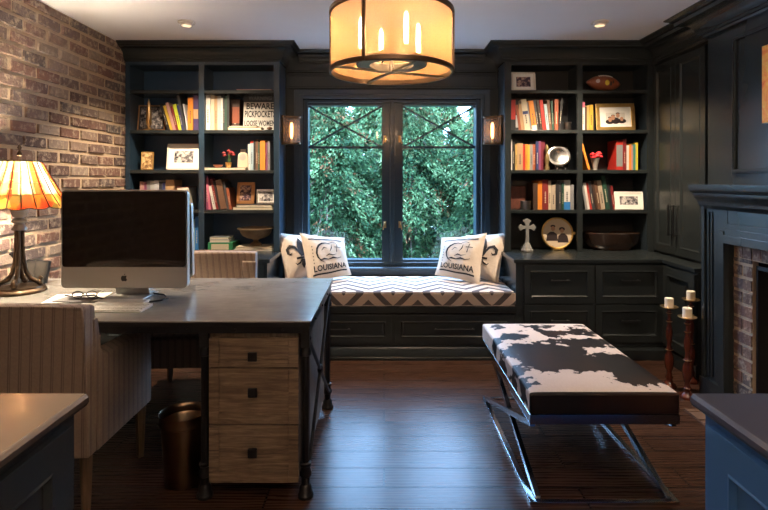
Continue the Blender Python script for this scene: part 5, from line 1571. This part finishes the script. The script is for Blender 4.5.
# ================================================================== outside
struct(MB().box(-12, 14, YB+.26, 24, -.62, -.55).build('ground', BOUNCE_GROUND))
def tree(x, y, h, r, seed, label, nleaf, leaf=1., tone0=0.):
    rg = np.random.default_rng(seed)
    o = thing('evergreen_tree', (x, y, -.55), label, 'tree', 'evergreens outside the window')
    MB().tube([(0, 0, 0), (.03, .02, h*.4), (-.02, .03, h*.8), (0, 0, h*.97)], [r*.075, r*.06, r*.035, .01], 10).build('trunk', BARK, o, smooth=True)
    # sprays hanging from arched branches
    nb = nleaf//90
    V = []; T = []
    br = MB()
    for b in range(nb):
        t = rg.random()**.8
        zb = h*(.04+.94*t); rad = r*(1-t**2.2)*.95+.12
        a = rg.random()*2*PI
        q = rad*(.55+.5*rg.random())
        tip = np.array([q*math.cos(a), q*math.sin(a), zb - .10*q - rg.random()*.2])
        start = np.array([.25*q*math.cos(a), .25*q*math.sin(a), zb+.12*q])
        if b % 6 == 0: br.tube([tuple(start), tuple((start+tip)/2+np.array([0, 0, .06])), tuple(tip)], [.012, .008, .003], 5)
        tone = rg.random()*.55
        warm = rg.random() < .10
        n = 90
        s = rg.random(n)
        c = start + (tip-start)*(.35+.65*s[:, None]) + rg.normal(0, 1, (n, 3))*np.array([.07, .07, .06])*(1.1-s[:, None]*.6)
        c[:, 2] += .06*np.sin(s*PI) - .05*s**2
        d = (tip-start)/np.linalg.norm(tip-start) + rg.normal(0, .55, (n, 3)); d[:, 2] -= .25
        d /= np.linalg.norm(d, axis=1)[:, None]
        e = np.cross(d, rg.normal(0, 1, (n, 3))); e /= np.linalg.norm(e, axis=1)[:, None]
        L = rg.uniform(.035, .075, n)[:, None]*leaf; W = rg.uniform(.008, .016, n)[:, None]*leaf
        p = np.stack([c-d*L*.5, c+e*W, c+d*L*.5, c-e*W], 1)
        V.append(p.reshape(-1, 3))
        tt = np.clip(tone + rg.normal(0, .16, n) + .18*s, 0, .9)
        if warm: tt = np.where(rg.random(n) < .5, 1.0, tt)
        T.append(tt)
    V = np.concatenate(V); T = np.concatenate(T); nq = len(T)
    me = bpy.data.meshes.new('foliage')
    me.vertices.add(len(V)); me.vertices.foreach_set('co', V.astype(np.float32).ravel())
    me.loops.add(nq*4); me.loops.foreach_set('vertex_index', np.arange(nq*4, dtype=np.int32))
    me.polygons.add(nq); me.polygons.foreach_set('loop_start', np.arange(0, nq*4, 4, dtype=np.int32)); me.polygons.foreach_set('loop_total', np.full(nq, 4, dtype=np.int32))
    ca = me.color_attributes.new('tone', 'FLOAT_COLOR', 'CORNER')
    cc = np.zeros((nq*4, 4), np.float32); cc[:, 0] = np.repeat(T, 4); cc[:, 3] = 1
    ca.data.foreach_set('color', cc.ravel())
    me.update(); me.validate(); me.materials.append(LEAF)
    fo = bpy.data.objects.new('foliage', me); COL.objects.link(fo); fo.parent = o
    br.build('branches', BARK, o)
    return o
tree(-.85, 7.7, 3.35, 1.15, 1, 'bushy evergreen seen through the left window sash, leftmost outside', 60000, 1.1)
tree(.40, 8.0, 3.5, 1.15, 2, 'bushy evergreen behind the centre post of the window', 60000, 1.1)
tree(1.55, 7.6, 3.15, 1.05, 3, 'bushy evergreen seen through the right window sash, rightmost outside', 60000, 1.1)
tree(-2.0, 9.3, 3.6, 1.3, 4, 'taller evergreen farther back at the left of the window view', 34000, 1.9)
tree(-.15, 10.2, 3.9, 1.4, 5, 'taller evergreen farther back at the middle of the window view', 34000, 1.9)
tree(2.8, 9.4, 3.5, 1.4, 6, 'evergreen farther back at the far right of the window view', 34000, 1.9)
tree(1.5, 13.4, 4.3, 1.7, 7, 'evergreen farthest back, between the right-hand trees', 34000, 1.9)
tree(-1.9, 13.4, 4.4, 1.8, 8, 'evergreen farthest back, between the left-hand trees', 34000, 1.9)

# ================================================================== light
def mixc_mul(nt, a, col):
    n = nt.nodes.new('ShaderNodeMix'); n.data_type = 'RGBA'; n.blend_type = 'MULTIPLY'
    n.inputs['Factor'].default_value = 1; nt.links.new(a, n.inputs['A']); n.inputs['B'].default_value = (*col, 1)
    return n.outputs['Result']
w = bpy.data.worlds.new('world'); SC.world = w; w.use_nodes = True
nt = w.node_tree; bg = nt.nodes['Background']
tcw = nt.nodes.new('ShaderNodeTexCoord'); sw = nt.nodes.new('ShaderNodeSeparateXYZ'); nt.links.new(tcw.outputs['Generated'], sw.inputs[0])
zz = mth(nt, 'MAXIMUM', sw.outputs[2], 0)
# overcast sky: dome brighter overhead than at the horizon
nt.links.new(ramp(nt, zz, [(0, (.10, .15, .22)), (.3, (.18, .30, .52)), (1, (.38, .66, 1.15))]), bg.inputs[0]); bg.inputs[1].default_value = SKYS
def portal(loc, rot, sx, sy):
    l = bpy.data.lights.new('window_portal', 'AREA'); l.shape = 'RECTANGLE'; l.size = sx; l.size_y = sy; l.cycles.is_portal = True
    o = bpy.data.objects.new('window_portal', l); COL.objects.link(o); o.location = loc; o.rotation_euler = rot
portal(((WX0+WX1)/2, YB+.24, (WZ0+WZ1)/2), (-PI/2, 0, 0), WX1-WX0, WZ1-WZ0)
def spot(x, y, z, watts, col, ang, blend=.6, tgt=None, r=.03, name='downlight_lamp'):
    l = bpy.data.lights.new(name, 'SPOT'); l.energy = watts; l.color = col; l.spot_size = R(ang); l.spot_blend = blend; l.shadow_soft_size = r
    o = bpy.data.objects.new(name, l); COL.objects.link(o); o.location = (x, y, z)
    if tgt: o.rotation_euler = (Vector(tgt)-Vector((x, y, z))).to_track_quat('-Z', 'Y').to_euler()
    return o
def point(x, y, z, watts, col, r=.02, name='bulb_lamp'):
    l = bpy.data.lights.new(name, 'POINT'); l.energy = watts; l.color = col; l.shadow_soft_size = r
    o = bpy.data.objects.new(name, l); COL.objects.link(o); o.location = (x, y, z); return o
fl_ = thing('fill_uplight', (.15, -1.15, 0), 'unseen bronze uplight added behind the camera to brighten the ceiling', 'lamp')  # added fill lamp, lifts the dark ceiling
MB().lathe([(0, 0), (.15, 0), (.15, .02), (.02, .03), (.012, .05), (.012, 1.70), (.02, 1.71), (0, 1.71)], seg=28).build('pole', BRONZE, fl_, smooth=True, angle=45)
MB().lathe([(.02, 1.70), (.12, 1.74), (.19, 1.82), (.195, 1.82), (.12, 1.73), (.02, 1.69)], seg=36, closed=True).build('bowl_shade', BRONZE, fl_, smooth=True, angle=45)
MB().sphere((0, 0, 1.76), .03, 14, 8).build('bulb', BULB, fl_, smooth=True)
WARM = (1, .66, .38); WW = (1, .80, .58); AMB = (1, .55, .25)
spot(-1.40, 3.63, CZ-.030, 205, WW, 114, .8, (-1.40, 4.0, 0), .018)
spot(1.53, 3.63, CZ-.030, 205, WW, 114, .8, (1.53, 4.0, 0), .018)
spot(-1.02, 1.45, CZ-.033, 420, WW, 34, 1.0, (-.87, 1.27, .8), .03)
spot(1.72, 1.75, CZ-.033, 50, WW, 100, .7, (2.05, 2.3, 1.2), .03)
spot(-.05, -.4, CZ-.033, 10, WW, 110, .7, None, .03)  # weak fill from the added camera-side ceiling light
px, py = pn.location.x, pn.location.y
for dx, dy in ((13.5, -28), (-30, -10), (-10.5, 28), (27.5, 10)):
    point(px+dx/233, py+dy/233, P0+.16, 29, WARM, .012)
point(.15, -1.15, 1.80, 440, (1, .73, .52), .03)  # light of the added uplight, fills the ceiling
point(-1.922, 2.70, .7605+.575, 250, (1, .82, .60), .035)
point(NL+.075, 4.385, Z(143.5, 4.385)+.11, 1.1, AMB, .014); point(NR-.075, 4.385, Z(143.5, 4.385)+.11, 1.1, AMB, .014)
# ================================================================== camera, view
cam = bpy.data.cameras.new('camera'); co = bpy.data.objects.new('camera', cam); COL.objects.link(co)
cam.sensor_width = 36; cam.lens = F/768*36
co.location = (0, 0, H); co.rotation_euler = (PI/2, 0, 0)
cam.shift_y = -75/768
cam.clip_start = .02
SC.camera = co
SC.view_settings.view_transform = 'Standard'; SC.view_settings.look = 'None'
SC.view_settings.gamma = 1; SC.view_settings.use_curve_mapping = False
SC.view_settings.exposure = .15
SC.cycles.use_denoising = True
try: SC.cycles.denoiser = 'OPENIMAGEDENOISE'
except Exception: pass
SC.cycles.max_bounces = 10; SC.cycles.transparent_max_bounces = 24; SC.cycles.transmission_bounces = 6
SC.cycles.diffuse_bounces = 5; SC.cycles.glossy_bounces = 5
SC.cycles.caustics_reflective = True; SC.cycles.caustics_refractive = False
SC.cycles.sample_clamp_indirect = 4
